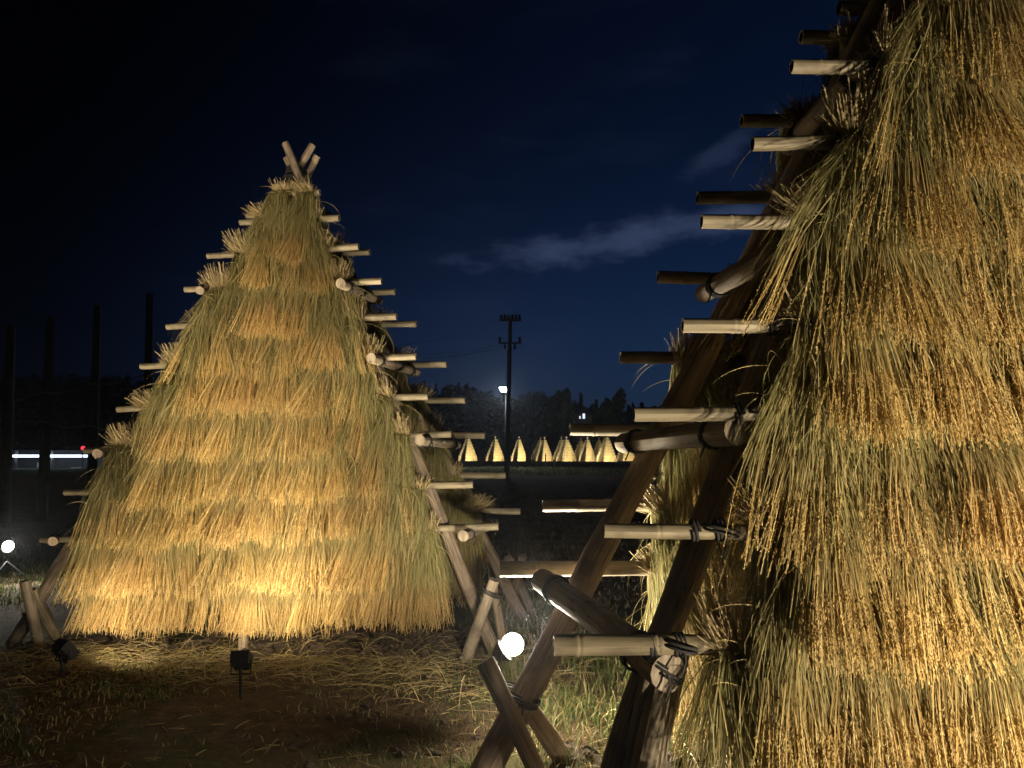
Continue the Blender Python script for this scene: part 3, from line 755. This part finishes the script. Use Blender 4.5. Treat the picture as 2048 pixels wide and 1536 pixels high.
# ------------------------------------------------------------------ far field: pole, lamp, racks, trees
def pole_at(name, px, ytop, ybase, r, label, cat, d=None, material=M_POST, lean=0):
    d = d or CAM_H*FPX/(ybase-894); b_ = P(px, ybase, d); tpt = P(px+lean, ytop, d)
    root = empty(name, b_); tag(root, label, cat); bpy.context.view_layer.update()
    mb = MB(); tube(mb, [b_-Vector((0, 0, 0.3)), b_.lerp(tpt, 0.5), tpt], [r, r*0.85, r*0.65], 10)
    mb.build('shaft', material, root)
    return root, b_, tpt
M_CONC = plain('dark_concrete', (0.10, 0.09, 0.085), 0.8, 0, 0.3, 5)
up_, ub, ut = pole_at('utility_pole', 1013, 636, 955, 0.15, 'tall dark utility pole with two crossarms of insulators beyond the field', 'utility pole', material=M_CONC, lean=8)
DU = ub.y
def crossarm(z_px, half, n, low):
    c = P(1013+8*(955-z_px)/319, z_px, DU); mb = MB()
    tube(mb, [c-Vector((half, 0, 0)), c+Vector((half, 0, 0))], [0.05, 0.05], 8)
    ar = mb.build('crossarm', M_CONC, up_)
    for i in range(n):
        x = -half+0.08+(2*half-0.16)*i/(n-1)
        mb = MB(); s = -1 if low and i % 2 else 1
        tube(mb, [c+Vector((x, 0, 0.03*s)), c+Vector((x, 0, 0.14*s)), c+Vector((x, 0, 0.20*s)), c+Vector((x, 0, 0.26*s)), c+Vector((x, 0, 0.34*s))], [0.03, 0.085, 0.06, 0.09, 0.03], 8)
        mb.build('insulator', M_CONC, ar)
    return c
c1 = crossarm(641, 0.58, 6, False); c2 = crossarm(686, 0.62, 5, True)
mb = MB(); tube(mb, [c1+Vector((-0.6, 0.12, 0.1)), c1+Vector((0.6, 0.12, 0.1))], [0.04, 0.04], 6); mb.build('crossarm', M_CONC, up_)
mb = MB(); tube(mb, [P(1014, 740, DU)+Vector((0.12, -0.05, 0)), P(1014, 700, DU)+Vector((0.12, -0.05, 0))], [0.12, 0.12], 10); mb.build('transformer', M_CONC, up_)
for i, (y0, y1, xo) in enumerate(((652, 700, -0.5), (690, 712, -0.55), (694, 722, -0.3))):
    a = P(1017+xo*40, y0+2, DU); e = P(700, y1-16, DU+25); mb = MB(); pts = []
    for k in range(25):
        tt = k/24; pts.append(a.lerp(e, tt)-Vector((0, 0, 1.1*4*tt*(1-tt)*0.5)))
    tube(mb, pts, [0.012]*25, 5)
    o = mb.build('power_cable', M_STEEL); tag(o, 'thin '+('top' if i == 0 else 'middle' if i == 1 else 'lowest')+' power cable running left from the utility pole', 'cable', 'power cables')
lp, lb, lt = pole_at('lamp_post', 1011, 790, 936, 0.08, 'slim lamp post with a glaring white floodlight beside the utility pole', 'lamp post', d=60.0, material=M_STEEL, lean=1)
rot = aim_matrix(Vector((-0.25, -0.55, -0.75)))
fw = rot @ Vector((0, 0, -1)); hc = P(1007, 779, 59.7)
mb = MB(); box(mb, hc-fw*0.08, 0.60, 0.56, 0.14, rot); mb.build('lamp_head', M_BLACK, lp)
mb = MB(); box(mb, hc+fw*0.0, 0.54, 0.50, 0.04, rot); mb.build('lamp_glass', glow('flood_glass', (0.86, 0.94, 1.0), 40), lp)
mb = MB(); tube(mb, [lt, lt.lerp(hc, 0.6), hc-fw*0.1], [0.04, 0.035, 0.03], 8); mb.build('lamp_arm', M_STEEL, lp)
ld = bpy.data.lights.new('lamp', 'SPOT'); lo = bpy.data.objects.new('lamp', ld); COL.objects.link(lo); lo.parent = lp
lo.location = hc+fw*0.2-Vector(lp.location); lo.rotation_euler = rot.to_euler(); ld.energy = 1300; ld.color = (0.86, 0.94, 1.0); ld.spot_size = R(165); ld.spot_blend = 0.7; ld.shadow_soft_size = 0.2
pole_at('wooden_pole', 1053, 822, 921, 0.10, 'thin bare wooden pole standing before the distant racks', 'pole', d=95)
for px, yt, yb, lab in ((1065, 886, 921, 'slim grey marker post left of the fourth distant rack'), (1091, 908, 930, 'short white marker post in front of the fourth distant rack')):
    pole_at('marker_post', px, yt, yb, 0.07, lab, 'post', d=88 if yb < 925 else 70, material=M_PEELED)

# far racks
def far_rack_meshes():
    r = np.random.default_rng(3)
    Hh = 4.25; A = np.array([0, 0, Hh]); F = {'fl': np.array([-1.6, -0.78, 0]), 'fr': np.array([1.6, -0.78, 0]), 'bl': np.array([-1.75, 0.8, 0]), 'br': np.array([1.75, 0.8, 0])}
    legs = []
    for k in F:
        mb = MB(); d = (A-F[k])/np.linalg.norm(A-F[k]); tube(mb, [F[k], A, A+d*0.42], [0.08, 0.06, 0.05], 8); legs.append(mb.mesh('leg', M_PEELED))
    bars = []; mb = MB(); straw = []
    for a, b_, sg in (('fl', 'fr', -1), ('bl', 'br', 1)):
        for i in range(7):
            tz = (0.75+i*0.50)/Hh; p0 = F[a]*(1-tz)+A*tz; p1 = F[b_]*(1-tz)+A*tz; o = np.array([0.32, 0, 0])
            q0 = p0-o*0.45; q1 = p1+o*0.45
            b2 = MB(); tube(b2, [p0-o+[0, sg*0.05, 0], p1+o+[0, sg*0.05, 0]], [0.035, 0.035], 6); bars.append(b2.mesh('bar', M_BAMBOO))
            n = int(np.linalg.norm(q1-q0)*190)+18
            u = r.random(n); base = q0[None]*(1-u[:, None])+q1[None]*u[:, None]+np.array([0, sg*0.08, 0.10])
            Lh = r.uniform(0.6, 0.92, n)
            s = np.array([-0.2, 0, 0.35, 0.62, 1.0]); pts = base[:, None, :]+np.stack([r.normal(0, 0.05, (n, 5)), sg*(0.05+0.16*np.clip(s, 0, 1))[None]*r.uniform(0.4, 1.1, (n, 1)), -s[None]*Lh[:, None]], -1)
            col = np.stack([pick(r, LEAF[3:4]*1.15, n), pick(r, LEAF[3:4], n), pick(r, LEAF[[1, 4]], n), pick(r, GOLD, n), pick(r, GOLD, n)], 1)
            aa = r.uniform(-0.6, 0.6, n)
            ribbons(mb, pts, np.full((n, 5), 0.022), np.stack([np.cos(aa), np.sin(aa), 0*aa], -1), col)
    return legs, bars, mb.mesh('hung_rice', M_STRAW)
FLEG, FBAR, FSTRAW = far_rack_meshes()
far = [(936, 921, 131, 0, 'distant lit rack, first from the left in the far row'), (990.6, 921, 131, 0, 'distant lit rack, second from the left in the far row'), (1038, 921, 130, 0, 'distant lit rack with an open leg frame, left of the bare wooden pole'),
       (1089, 921, 130, 0, 'distant lit rack, front one of the first overlapping pair'), (1081, 921, 146, 1, 'distant dim rack, rear one of the first overlapping pair'), (1133, 921.5, 129, 0, 'distant lit rack, front one of the second overlapping pair'),
       (1123, 921, 146, 1, 'distant dim rack, rear one of the second overlapping pair'), (1175, 923.5, 128, 0, 'distant lit rack, front one of the third overlapping pair'), (1162, 922, 146, 1, 'distant dim rack, rear one of the third overlapping pair'),
       (1213.5, 924, 127, 0, 'distant lit rack, front one of the fourth overlapping pair'), (1198, 922, 144, 1, 'distant dim rack, rear one of the fourth overlapping pair'), (1252, 923, 133, 0, 'distant lit rack nearest the close rack leaning log')]
for k, (px, yb, d, row, lab) in enumerate(far):
    q = P(px, 894, d); z = gz1(q.x, q.y)
    th = R(random.uniform(38, 54)); yaw_ray = math.atan2(-q.x, q.y)
    root = empty('distant_rice_rack', (q.x, q.y, z-0.05), th+yaw_ray); tag(root, lab, 'drying rack', 'distant lit drying racks')
    fs = random.uniform(0.86, 0.99); root.scale = (fs*random.uniform(0.92, 1.1), fs*random.uniform(0.92, 1.1), fs)
    for me, nm in [(x, 'leg') for x in FLEG]+[(x, 'bar') for x in FBAR]+[(FSTRAW, 'hung_rice')]:
        o = bpy.data.objects.new(nm, me); COL.objects.link(o); o.parent = root
    fx = Vector((math.sin(th+yaw_ray), -math.cos(th+yaw_ray), 0))
    lpos = Vector((q.x, q.y, z))+fx*1.9+Vector((-0.4, -2.6, 0.3))
    ld = bpy.data.lights.new('lamp', 'SPOT'); lo = bpy.data.objects.new('lamp', ld); COL.objects.link(lo)
    sroot = empty('spotlight', (lpos.x, lpos.y, z)); tag(sroot, 'tiny spotlight lighting the '+lab.replace('distant ', '').replace(' in the far row','').replace(' with an open leg frame','').replace(', front one',', front').replace(', rear one',', rear'), 'spotlight', 'spotlights under the distant racks')
    bpy.context.view_layer.update()
    aim = Vector((q.x, q.y, z+2.0))-lpos; rt = aim_matrix(aim)
    mb = MB(); box(mb, lpos-aim.normalized()*0.05, 0.16, 0.18, 0.06, rt); tube(mb, [Vector((lpos.x, lpos.y, z-0.1)), lpos-Vector((0, 0, 0.08))], [0.015, 0.015], 6); mb.build('housing', M_BLACK, sroot)
    lo.parent = sroot; lo.location = lpos+aim.normalized()*0.1-Vector(sroot.location); lo.rotation_euler = rt.to_euler()
    ld.energy = random.uniform(1300, 2200) if row == 0 else random.uniform(350, 700); ld.color = (1.0, 0.89, 0.68); ld.spot_size = R(random.uniform(100, 125)); ld.spot_blend = 0.8; ld.shadow_soft_size = 0.08

# ------------------------------------------------------------------ trees on the far hill
M_FOL = straw_material('dark_foliage', 0.8, 0.1)
M_BARK = plain('bark', (0.05, 0.04, 0.03), 0.9, 0, 0.3, 4)
def crown(mb, r, c, rx, rz, n, sz, cone=False):
    th = r.uniform(0, 6.28, n); 
    if cone:
        h = r.random(n)**1.4; rad = rx*(1-h)*np.sqrt(r.random(n))*(0.75+0.35*np.sin(h*40)); pos = np.stack([rad*np.cos(th), rad*np.sin(th), (h-0.5)*2*rz], -1)
    else:
        nb = 11; bc = r.normal(0, 1, (nb, 3)); bc /= np.linalg.norm(bc, axis=1)[:, None]; bc *= np.array([rx*0.62, rx*0.62, rz*0.66]); br = r.uniform(0.32, 0.55, nb)
        w = r.integers(0, nb, n); u = r.normal(0, 1, (n, 3)); u /= np.linalg.norm(u, axis=1)[:, None]
        pos = bc[w]+u*(br[w]*r.random(n)**0.4)[:, None]*np.array([rx, rx, rz*0.8])
    pos = pos+np.array(c)
    a = r.normal(0, 1, (n, 3)); a /= np.linalg.norm(a, axis=1)[:, None]; b_ = np.cross(a, r.normal(0, 1, (n, 3))); b_ /= np.linalg.norm(b_, axis=1)[:, None]
    s = (sz*r.uniform(0.5, 1.2, n))[:, None]
    v = np.stack([pos-a*s, pos+b_*s*0.6, pos+a*s, pos-b_*s*0.6], 1).reshape(-1, 3)
    col = np.repeat(np.array([[0.045, 0.065, 0.028]])*r.uniform(0.5, 1.4, (n, 1)), 4, 0)
    mb.add(v, np.arange(4*n).reshape(-1, 4), col)
r = np.random.default_rng(11)
prof = [(-400, 740), (0, 752), (200, 752), (330, 758), (840, 768), (900, 772), (950, 776), (1000, 788), (1040, 785), (1075, 783), (1110, 790), (1150, 805), (1200, 812), (1240, 815), (1290, 806), (1400, 800), (1800, 780), (2500, 770)]
wood = MB(); hillp = []
for px in np.arange(-380, 2400, 9):
    yt = np.interp(px, [q[0] for q in prof], [q[1] for q in prof])+r.normal(0, 3.5)
    d = r.uniform(190, 232); topz = P(px, yt, d).z; x = P(px, 894, d).x; z0 = gz1(x, d)
    hh = min(topz-z0, r.uniform(9, 14)); rad = r.uniform(2.2, 3.6)
    cone = r.random() < 0.35
    crown(wood, r, (x, d, topz-hh/2), rad, hh/2, 380, 0.75, cone)
    crown(wood, r, (x+r.normal(0, 2), d-8-r.random()*12, z0+(topz-z0)*0.35), rad*1.3, hh/2, 260, 0.9, False)
o = wood.build('woods', M_FOL); tag(o, 'dark wooded ridge closing the field under the night sky', 'woods', kind='stuff')
# ridge under the wood
hx = np.linspace(-330, 330, 70); hy = np.linspace(172, 420, 26); X, Y = np.meshgrid(hx, hy)
pxs = 1024+X/Y*FPX; yt = np.interp(pxs, [q[0] for q in prof], [q[1] for q in prof])
H = (CAM_H+(894-yt)/FPX*215)-7.5
Z = np.clip((Y-176)/38, 0, 1)**0.8*H*np.clip(1-(Y-230)/400, 0, 1)-1.2+0.4*fbm(X, Y, 0.1, 3, 9)
idx = np.arange(X.size).reshape(X.shape); mb = MB(); mb.add(np.stack([X, Y, Z], -1).reshape(-1, 3), np.stack([idx[:-1, :-1], idx[:-1, 1:], idx[1:, 1:], idx[1:, :-1]], -1).reshape(-1, 4), smooth=True)
tag(mb.build('hills', plain('hill_soil', (0.04, 0.045, 0.02), 0.95, 0, 0.4, 0.4)), kind='structure')
def far_tree(px, ytop, wpx, d, label, shape='round'):
    base = P(px, 894, d); z0 = gz1(base.x, d)+1.0; top = P(px, ytop, d).z; rad = wpx/FPX*d/2
    root = empty('broadleaf_tree' if shape == 'round' else 'conifer_tree', (base.x, d, z0)); tag(root, label, 'tree', 'trees standing out from the ridge'); bpy.context.view_layer.update()
    mb = MB(); tube(mb, [Vector((base.x, d, z0-1)), Vector((base.x+0.2, d, z0+(top-z0)*0.4)), Vector((base.x, d, z0+(top-z0)*0.85))], [0.45, 0.33, 0.1], 8)
    for a in range(5): tube(mb, [Vector((base.x, d, z0+(top-z0)*(0.35+0.08*a))), Vector((base.x+rad*0.6*math.cos(a*2.2), d+rad*0.6*math.sin(a*2.2), z0+(top-z0)*(0.5+0.08*a)))], [0.15, 0.05], 6)
    mb.build('trunk', M_BARK, root)
    mb = MB(); hh = top-z0
    if shape == 'round': crown(mb, r, (base.x, d, z0+hh*0.58), rad, hh*0.42, 2600, 0.55)
    else: crown(mb, r, (base.x, d, z0+hh*0.55), rad, hh*0.45, 1500, 0.5, True)
    mb.build('crown', M_FOL, root)
far_tree(1126, 760, 44, 176, 'tall rounded dark tree standing highest on the ridge right of the floodlight')
far_tree(1240, 778, 42, 174, 'rounded dark tree on the ridge just left of the close rack')
far_tree(1215, 795, 34, 180, 'low broad dark tree between the taller ridge trees')
far_tree(1163, 788, 14, 178, 'narrow pointed conifer right of the tallest ridge tree', 'cone')
far_tree(1193, 800, 16, 178, 'small pointed conifer left of the low broad ridge tree', 'cone')
# lit window far away among the trees
hb = P(1168, 832, 170); root = empty('distant_house', (hb.x, hb.y, gz1(hb.x, hb.y))); tag(root, 'dark distant house with one lit window among the ridge trees', 'house'); bpy.context.view_layer.update()
mb = MB(); box(mb, hb+Vector((0, 3, -2.6)), 4.2, 5, 6.4); mb.build('wall', M_BLACK, root)
mb = MB(); e0 = hb+Vector((0, 3, 0.6)); vv = np.array([e0+Vector((sx_*2.5, sy_*2.9, 0)) for sx_, sy_ in ((-1, -1), (1, -1), (1, 1), (-1, 1))]+[e0+Vector((-1.6, 0, 1.2)), e0+Vector((1.6, 0, 1.2))], np.float32)
mb.add(vv, [[0, 1, 5, 4], [2, 3, 4, 5]]); mb.add(vv, [[1, 2, 5], [3, 0, 4]]); mb.build('roof', M_BLACK, root)
mb = MB(); box(mb, hb+Vector((0.0, 0.46, 0)), 0.55, 0.06, 1.15); box(mb, hb+Vector((-0.85, 0.46, -0.3)), 0.28, 0.06, 0.6); mb.build('window', glow('window_light', (0.75, 0.88, 1.0), 1.2), root)

# ------------------------------------------------------------------ left background: dark posts, rails, lit shelter
for px, yt, yb, ln, w_, lab in ((8, 652, 1052, 14, 0.125, 'dark tall post at the left edge of the row'), (84, 634, 1040, 17, 0.125, 'dark tall post second from the left with a lit edge'), (182, 612, 1030, 13, 0.125, 'dark tall post third from the left, beside the red light'), (292, 588, 1022, 8, 0.135, 'dark tall post nearest the whole rack')):
    pole_at('tall_post', px, yt, yb, w_, lab, 'post', d=CAM_H*FPX/(yb-894), lean=ln)
    o = COL.objects[-1]
for (x0, y0, x1, y1, lab) in ((-40, 802, 330, 742, 'upper slack rope strung along the dark posts'), (-40, 828, 330, 864, 'lower rope strung behind the dark posts')):
    a = P(x0, y0, 16.4); e = P(x1, y1, 18.8); mb = MB()
    tube(mb, [a.lerp(e, k/16)-Vector((0, 0, 0.12*math.sin(math.pi*((k/16*3.5) % 1)))) for k in range(17)], [0.018]*17, 6)
    o = mb.build('rope', M_PEELED); tag(o, lab, 'rope', 'ropes along the dark posts')
sd = 60.0
root = empty('roadside_shelter', (P(110, 894, sd).x, sd, 0)); tag(root, 'long low roadside shelter with a white strip light under its eave', 'shelter'); bpy.context.view_layer.update()
xa, xb = P(-60, 912, sd).x, P(215, 912, sd).x; za = P(100, 905, sd).z
zb = P(100, 944, sd).z
mb = MB(); box(mb, Vector(((xa+xb)/2, sd+0.9, za+0.25)), xb-xa+0.6, 2.6, 0.16); mb.build('roof', M_BLACK, root)
mb = MB(); box(mb, Vector(((xa+xb)/2, sd+2.1, (za+zb)/2)), xb-xa, 0.12, za-zb+0.4); mb.build('wall', plain('grey_wall', (0.10, 0.11, 0.12), 0.7, 0, 0.5, 3), root)
mb = MB(); box(mb, Vector(((P(20, 912, sd).x+P(208, 912, sd).x)/2, sd-0.2, P(100, 912, sd).z)), P(208, 912, sd).x-P(20, 912, sd).x, 0.10, 0.17); mb.build('strip_light', glow('strip_glow', (0.72, 0.83, 1.0), 5.0), root)
mb = MB(); box(mb, Vector(((xa+xb)/2, sd+0.6, zb-0.06)), xb-xa, 2.6, 0.12); mb.build('plinth', plain('pale_concrete', (0.55, 0.56, 0.58), 0.8, 0, 0.2, 2), root)
for px in (102, 250, 30):
    mb = MB(); box(mb, Vector((P(px, 912, sd).x, sd+0.2, (za+zb)/2)), 0.16, 0.16, za-zb+0.3); mb.build('column', M_STEEL, root)
mb = MB(); box(mb, Vector((P(60, 930, sd).x, sd+1.3, zb+0.34)), 0.35, 0.3, 0.75); box(mb, Vector((P(138, 937, sd).x, sd+1.2, zb+0.15)), 0.9, 0.4, 0.35); mb.build('bench', plain('bench_white', (0.5, 0.5, 0.5), 0.6), root)
rl = P(166, 896, 58); root = empty('signal_lamp', (rl.x, rl.y, gz1(rl.x, rl.y))); tag(root, 'small red warning lamp on a thin pole before the lit shelter', 'signal lamp'); bpy.context.view_layer.update()
mb = MB(); tube(mb, [Vector((rl.x, rl.y, -0.2)), rl-Vector((0, 0, 0.12))], [0.04, 0.04], 6); mb.build('pole', M_STEEL, root)
mb = MB(); tube(mb, [rl-Vector((0, 0, 0.15)), rl-Vector((0, 0, 0.08)), rl+Vector((0, 0, 0.08)), rl+Vector((0, 0, 0.15))], [0.08, 0.15, 0.15, 0.06], 10); mb.build('lens', glow('red_lens', (1.0, 0.05, 0.09), 1.3), root)

# ------------------------------------------------------------------ grass, litter, clods
def scatter(n, box_, dens=None, r=None):
    x = r.uniform(box_[0], box_[1], n); y = r.uniform(box_[2], box_[3], n)
    if dens is not None:
        k = r.random(n) < dens(x, y); x, y = x[k], y[k]
    return x, y
r = np.random.default_rng(21)
GREEN = np.array([[0.075, 0.115, 0.025], [0.10, 0.13, 0.035], [0.13, 0.13, 0.04], [0.06, 0.09, 0.022]])
DRY = np.array([[0.32, 0.23, 0.11], [0.26, 0.19, 0.09], [0.38, 0.30, 0.16]])
def grass_blades(mb, x, y, hmin, hmax, dry=0.3, wmin=0.0015, wmax=0.004):
    n = len(x); h = r.uniform(hmin, hmax, n)*r.uniform(0.5, 1.0, n); a = r.uniform(0, 6.28, n); bend = r.uniform(0.1, 0.75, n)*h
    s = np.linspace(0, 1, 5)[None]
    px_ = x[:, None]+np.cos(a)[:, None]*bend[:, None]*s**1.8; py_ = y[:, None]+np.sin(a)[:, None]*bend[:, None]*s**1.8
    pz_ = gz(x, y)[:, None]-0.01+h[:, None]*(s-0.25*s**2.5)
    c = np.where((r.random(n) < dry)[:, None], pick(r, DRY, n, 0.3), pick(r, GREEN, n, 0.3))
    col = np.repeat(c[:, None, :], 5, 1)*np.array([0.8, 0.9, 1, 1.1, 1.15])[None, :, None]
    b2 = a+1.57+r.normal(0, 0.5, n)
    ribbons(mb, np.stack([px_, py_, pz_], -1), r.uniform(wmin, wmax, n)[:, None]*np.array([1, 1, .9, .6, .1])[None], np.stack([np.cos(b2), np.sin(b2), 0*b2], -1), col)
mb = MB()
def clump(x, y): return np.clip(0.25+0.9*fbm(x, y, 2.3, 3, 5), 0.02, 1)
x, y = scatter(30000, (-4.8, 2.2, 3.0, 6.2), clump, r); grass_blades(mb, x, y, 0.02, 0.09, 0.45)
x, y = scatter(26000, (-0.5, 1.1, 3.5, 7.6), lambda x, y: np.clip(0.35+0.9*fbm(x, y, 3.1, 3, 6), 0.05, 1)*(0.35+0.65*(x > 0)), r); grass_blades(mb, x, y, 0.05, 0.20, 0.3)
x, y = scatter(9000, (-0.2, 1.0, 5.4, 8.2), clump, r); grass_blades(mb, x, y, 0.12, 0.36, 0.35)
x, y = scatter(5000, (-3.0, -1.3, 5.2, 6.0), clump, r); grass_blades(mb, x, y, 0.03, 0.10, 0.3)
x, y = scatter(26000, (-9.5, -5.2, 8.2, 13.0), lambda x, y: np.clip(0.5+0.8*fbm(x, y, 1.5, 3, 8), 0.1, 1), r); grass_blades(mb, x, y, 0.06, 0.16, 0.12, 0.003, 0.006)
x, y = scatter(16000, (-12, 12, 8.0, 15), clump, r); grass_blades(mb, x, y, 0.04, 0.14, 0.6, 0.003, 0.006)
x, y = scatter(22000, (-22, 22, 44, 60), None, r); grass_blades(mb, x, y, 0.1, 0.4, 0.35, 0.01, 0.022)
o = mb.build('grass', M_GRASS); tag(o, 'short weeds and grass growing on the field round the racks', 'grass', kind='stuff')
# rice stubble rows on the harvested field
mb = MB(); xs = []; ys = []
for row in np.arange(8.4, 30, 0.30):
    n = int(14/0.18); xx = np.linspace(-3.5, 6.5, n)+r.normal(0, 0.02, n); yy = row+xx*(-0.22)+r.normal(0, 0.02, n)
    for _ in range(7): xs.append(xx+r.normal(0, 0.022, n)); ys.append(yy+r.normal(0, 0.022, n))
xs = np.concatenate(xs); ys = np.concatenate(ys); k = r.random(len(xs)) < 0.8
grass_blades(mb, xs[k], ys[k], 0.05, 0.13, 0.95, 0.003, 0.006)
o = mb.build('stubble', M_LITTER); tag(o, 'rows of cut rice stubble across the harvested field', 'stubble', kind='stuff')
# fallen straw
mb = MB()
def litter(n, bx, lmin, lmax, dens=None, rise=0.02):
    x, y = scatter(n, bx, dens, r); n = len(x); ln = r.uniform(lmin, lmax, n); a = r.normal(0, 0.7, n)+r.choice([0, 3.14], n); cv = r.normal(0, 0.5, n)
    s = np.linspace(0, 1, 6)
    pts = np.zeros((n, 6, 3)); pts[:, 0, 0] = x; pts[:, 0, 1] = y
    for j in range(1, 6):
        aa = a+cv*s[j]; pts[:, j, 0] = pts[:, j-1, 0]+np.cos(aa)*ln/5; pts[:, j, 1] = pts[:, j-1, 1]+np.sin(aa)*ln/5
    lift = r.exponential(rise, n)
    pts[..., 2] = gz(pts[..., 0], pts[..., 1])+0.006+lift[:, None]*np.sin(np.pi*s*r.uniform(0.6, 1.1, (n, 1)))[:, :]
    col = np.repeat(pick(r, np.vstack([STEM, DRY]), n, 0.25)[:, None, :], 6, 1)
    ribbons(mb, pts, np.broadcast_to(r.uniform(0.0010, 0.0024, n)[:, None], (n, 6)), np.stack([-np.sin(a)*0.8, np.cos(a)*0.8, np.full(n, 0.6)], -1), col)
litter(3600, (-4.1, -0.6, 5.45, 6.7), 0.06, 0.42, lambda x, y: np.clip(1.1-np.abs(y-6.0)/0.7, 0.05, 1), 0.03)
litter(500, (-0.9, 0.4, 5.0, 7.0), 0.1, 0.4, None, 0.04)
litter(450, (-3.5, 1.2, 3.2, 5.5), 0.04, 0.16, None, 0.006)
litter(700, (0.3, 1.6, 2.9, 4.6), 0.08, 0.35, None, 0.035)
o = mb.build('straw_litter', M_LITTER); tag(o, 'fallen straw strewn on the ground under the racks', 'straw litter', kind='stuff')
# clods of soil and dry roots piled along the foot of the racks
def clods(bx, n, smin, smax, dens=None):
    x, y = scatter(n, bx, dens, r)
    for cx_, cy_ in zip(x, y):
        s = r.uniform(smin, smax); th = np.linspace(0, np.pi, 6); ph = np.linspace(0, 2*np.pi, 9)[:-1]
        T, Ph = np.meshgrid(th, ph, indexing='ij'); rad = s*(1+0.28*np.sin(3*Ph+cx_*9)*np.sin(2*T+cy_*7)+0.2*np.sin(5*Ph+T*4+cx_*3))
        v = np.stack([cx_+rad*np.sin(T)*np.cos(Ph)*1.2, cy_+rad*np.sin(T)*np.sin(Ph), gz1(cx_, cy_)+rad*np.cos(T)*0.7+s*0.3], -1).reshape(-1, 3)
        ix = np.arange(48).reshape(6, 8); f = np.stack([ix[:-1], np.roll(ix, -1, 1)[:-1], np.roll(ix, -1, 1)[1:], ix[1:]], -1).reshape(-1, 4)
        mc.add(v, f)
mc = MB()
clods((-2.2, -0.2, 6.15, 6.9), 150, 0.025, 0.075); clods((-4.1, -2.2, 6.3, 6.9), 60, 0.02, 0.05); clods((0.25, 1.2, 3.2, 4.3), 70, 0.03, 0.085); clods((-1.2, 0.6, 3.3, 5.2), 120, 0.01, 0.03)
m, t, p = mat('clod_soil'); g = t.nodes.new('ShaderNodeNewGeometry')
t.links.new(ramp(tnoise(24, 8, 0.7), [(0.3, (0.05, 0.033, 0.022)), (0.8, (0.16, 0.115, 0.075))]), p.inputs['Base Color']); p.inputs['Roughness'].default_value = 0.95
b = t.nodes.new('ShaderNodeBump'); b.inputs['Distance'].default_value = 0.03; t.links.new(tnoise(40, 8, 0.8), b.inputs['Height']); t.links.new(b.outputs[0], p.inputs['Normal'])
o = mc.build('soil_clods', m); tag(o, 'lumps of turned soil heaped along the feet of the racks', 'soil clods', kind='stuff')

# ------------------------------------------------------------------ thin haze added to imitate lens glow round the lamps
mb = MB(); hv = np.array([[x, y, z] for x in (-300, 300) for y in (-16, 440) for z in (-4.5, 45)], np.float32)
mb.add(hv, [[0, 1, 3, 2], [4, 6, 7, 5], [0, 4, 5, 1], [2, 3, 7, 6], [0, 2, 6, 4], [1, 5, 7, 3]])
m = bpy.data.materials.new('haze'); m.use_nodes = True; t = m.node_tree
t.nodes.remove(t.nodes['Principled BSDF'])
v = t.nodes.new('ShaderNodeVolumePrincipled'); v.inputs['Color'].default_value = (0.85, 0.9, 1, 1); v.inputs['Density'].default_value = 0.0006; v.inputs['Anisotropy'].default_value = 0.80
t.links.new(v.outputs[0], t.nodes['Material Output'].inputs['Volume'])
tag(mb.build('haze', m), kind='stuff')
SC.cycles.volume_bounces = 0
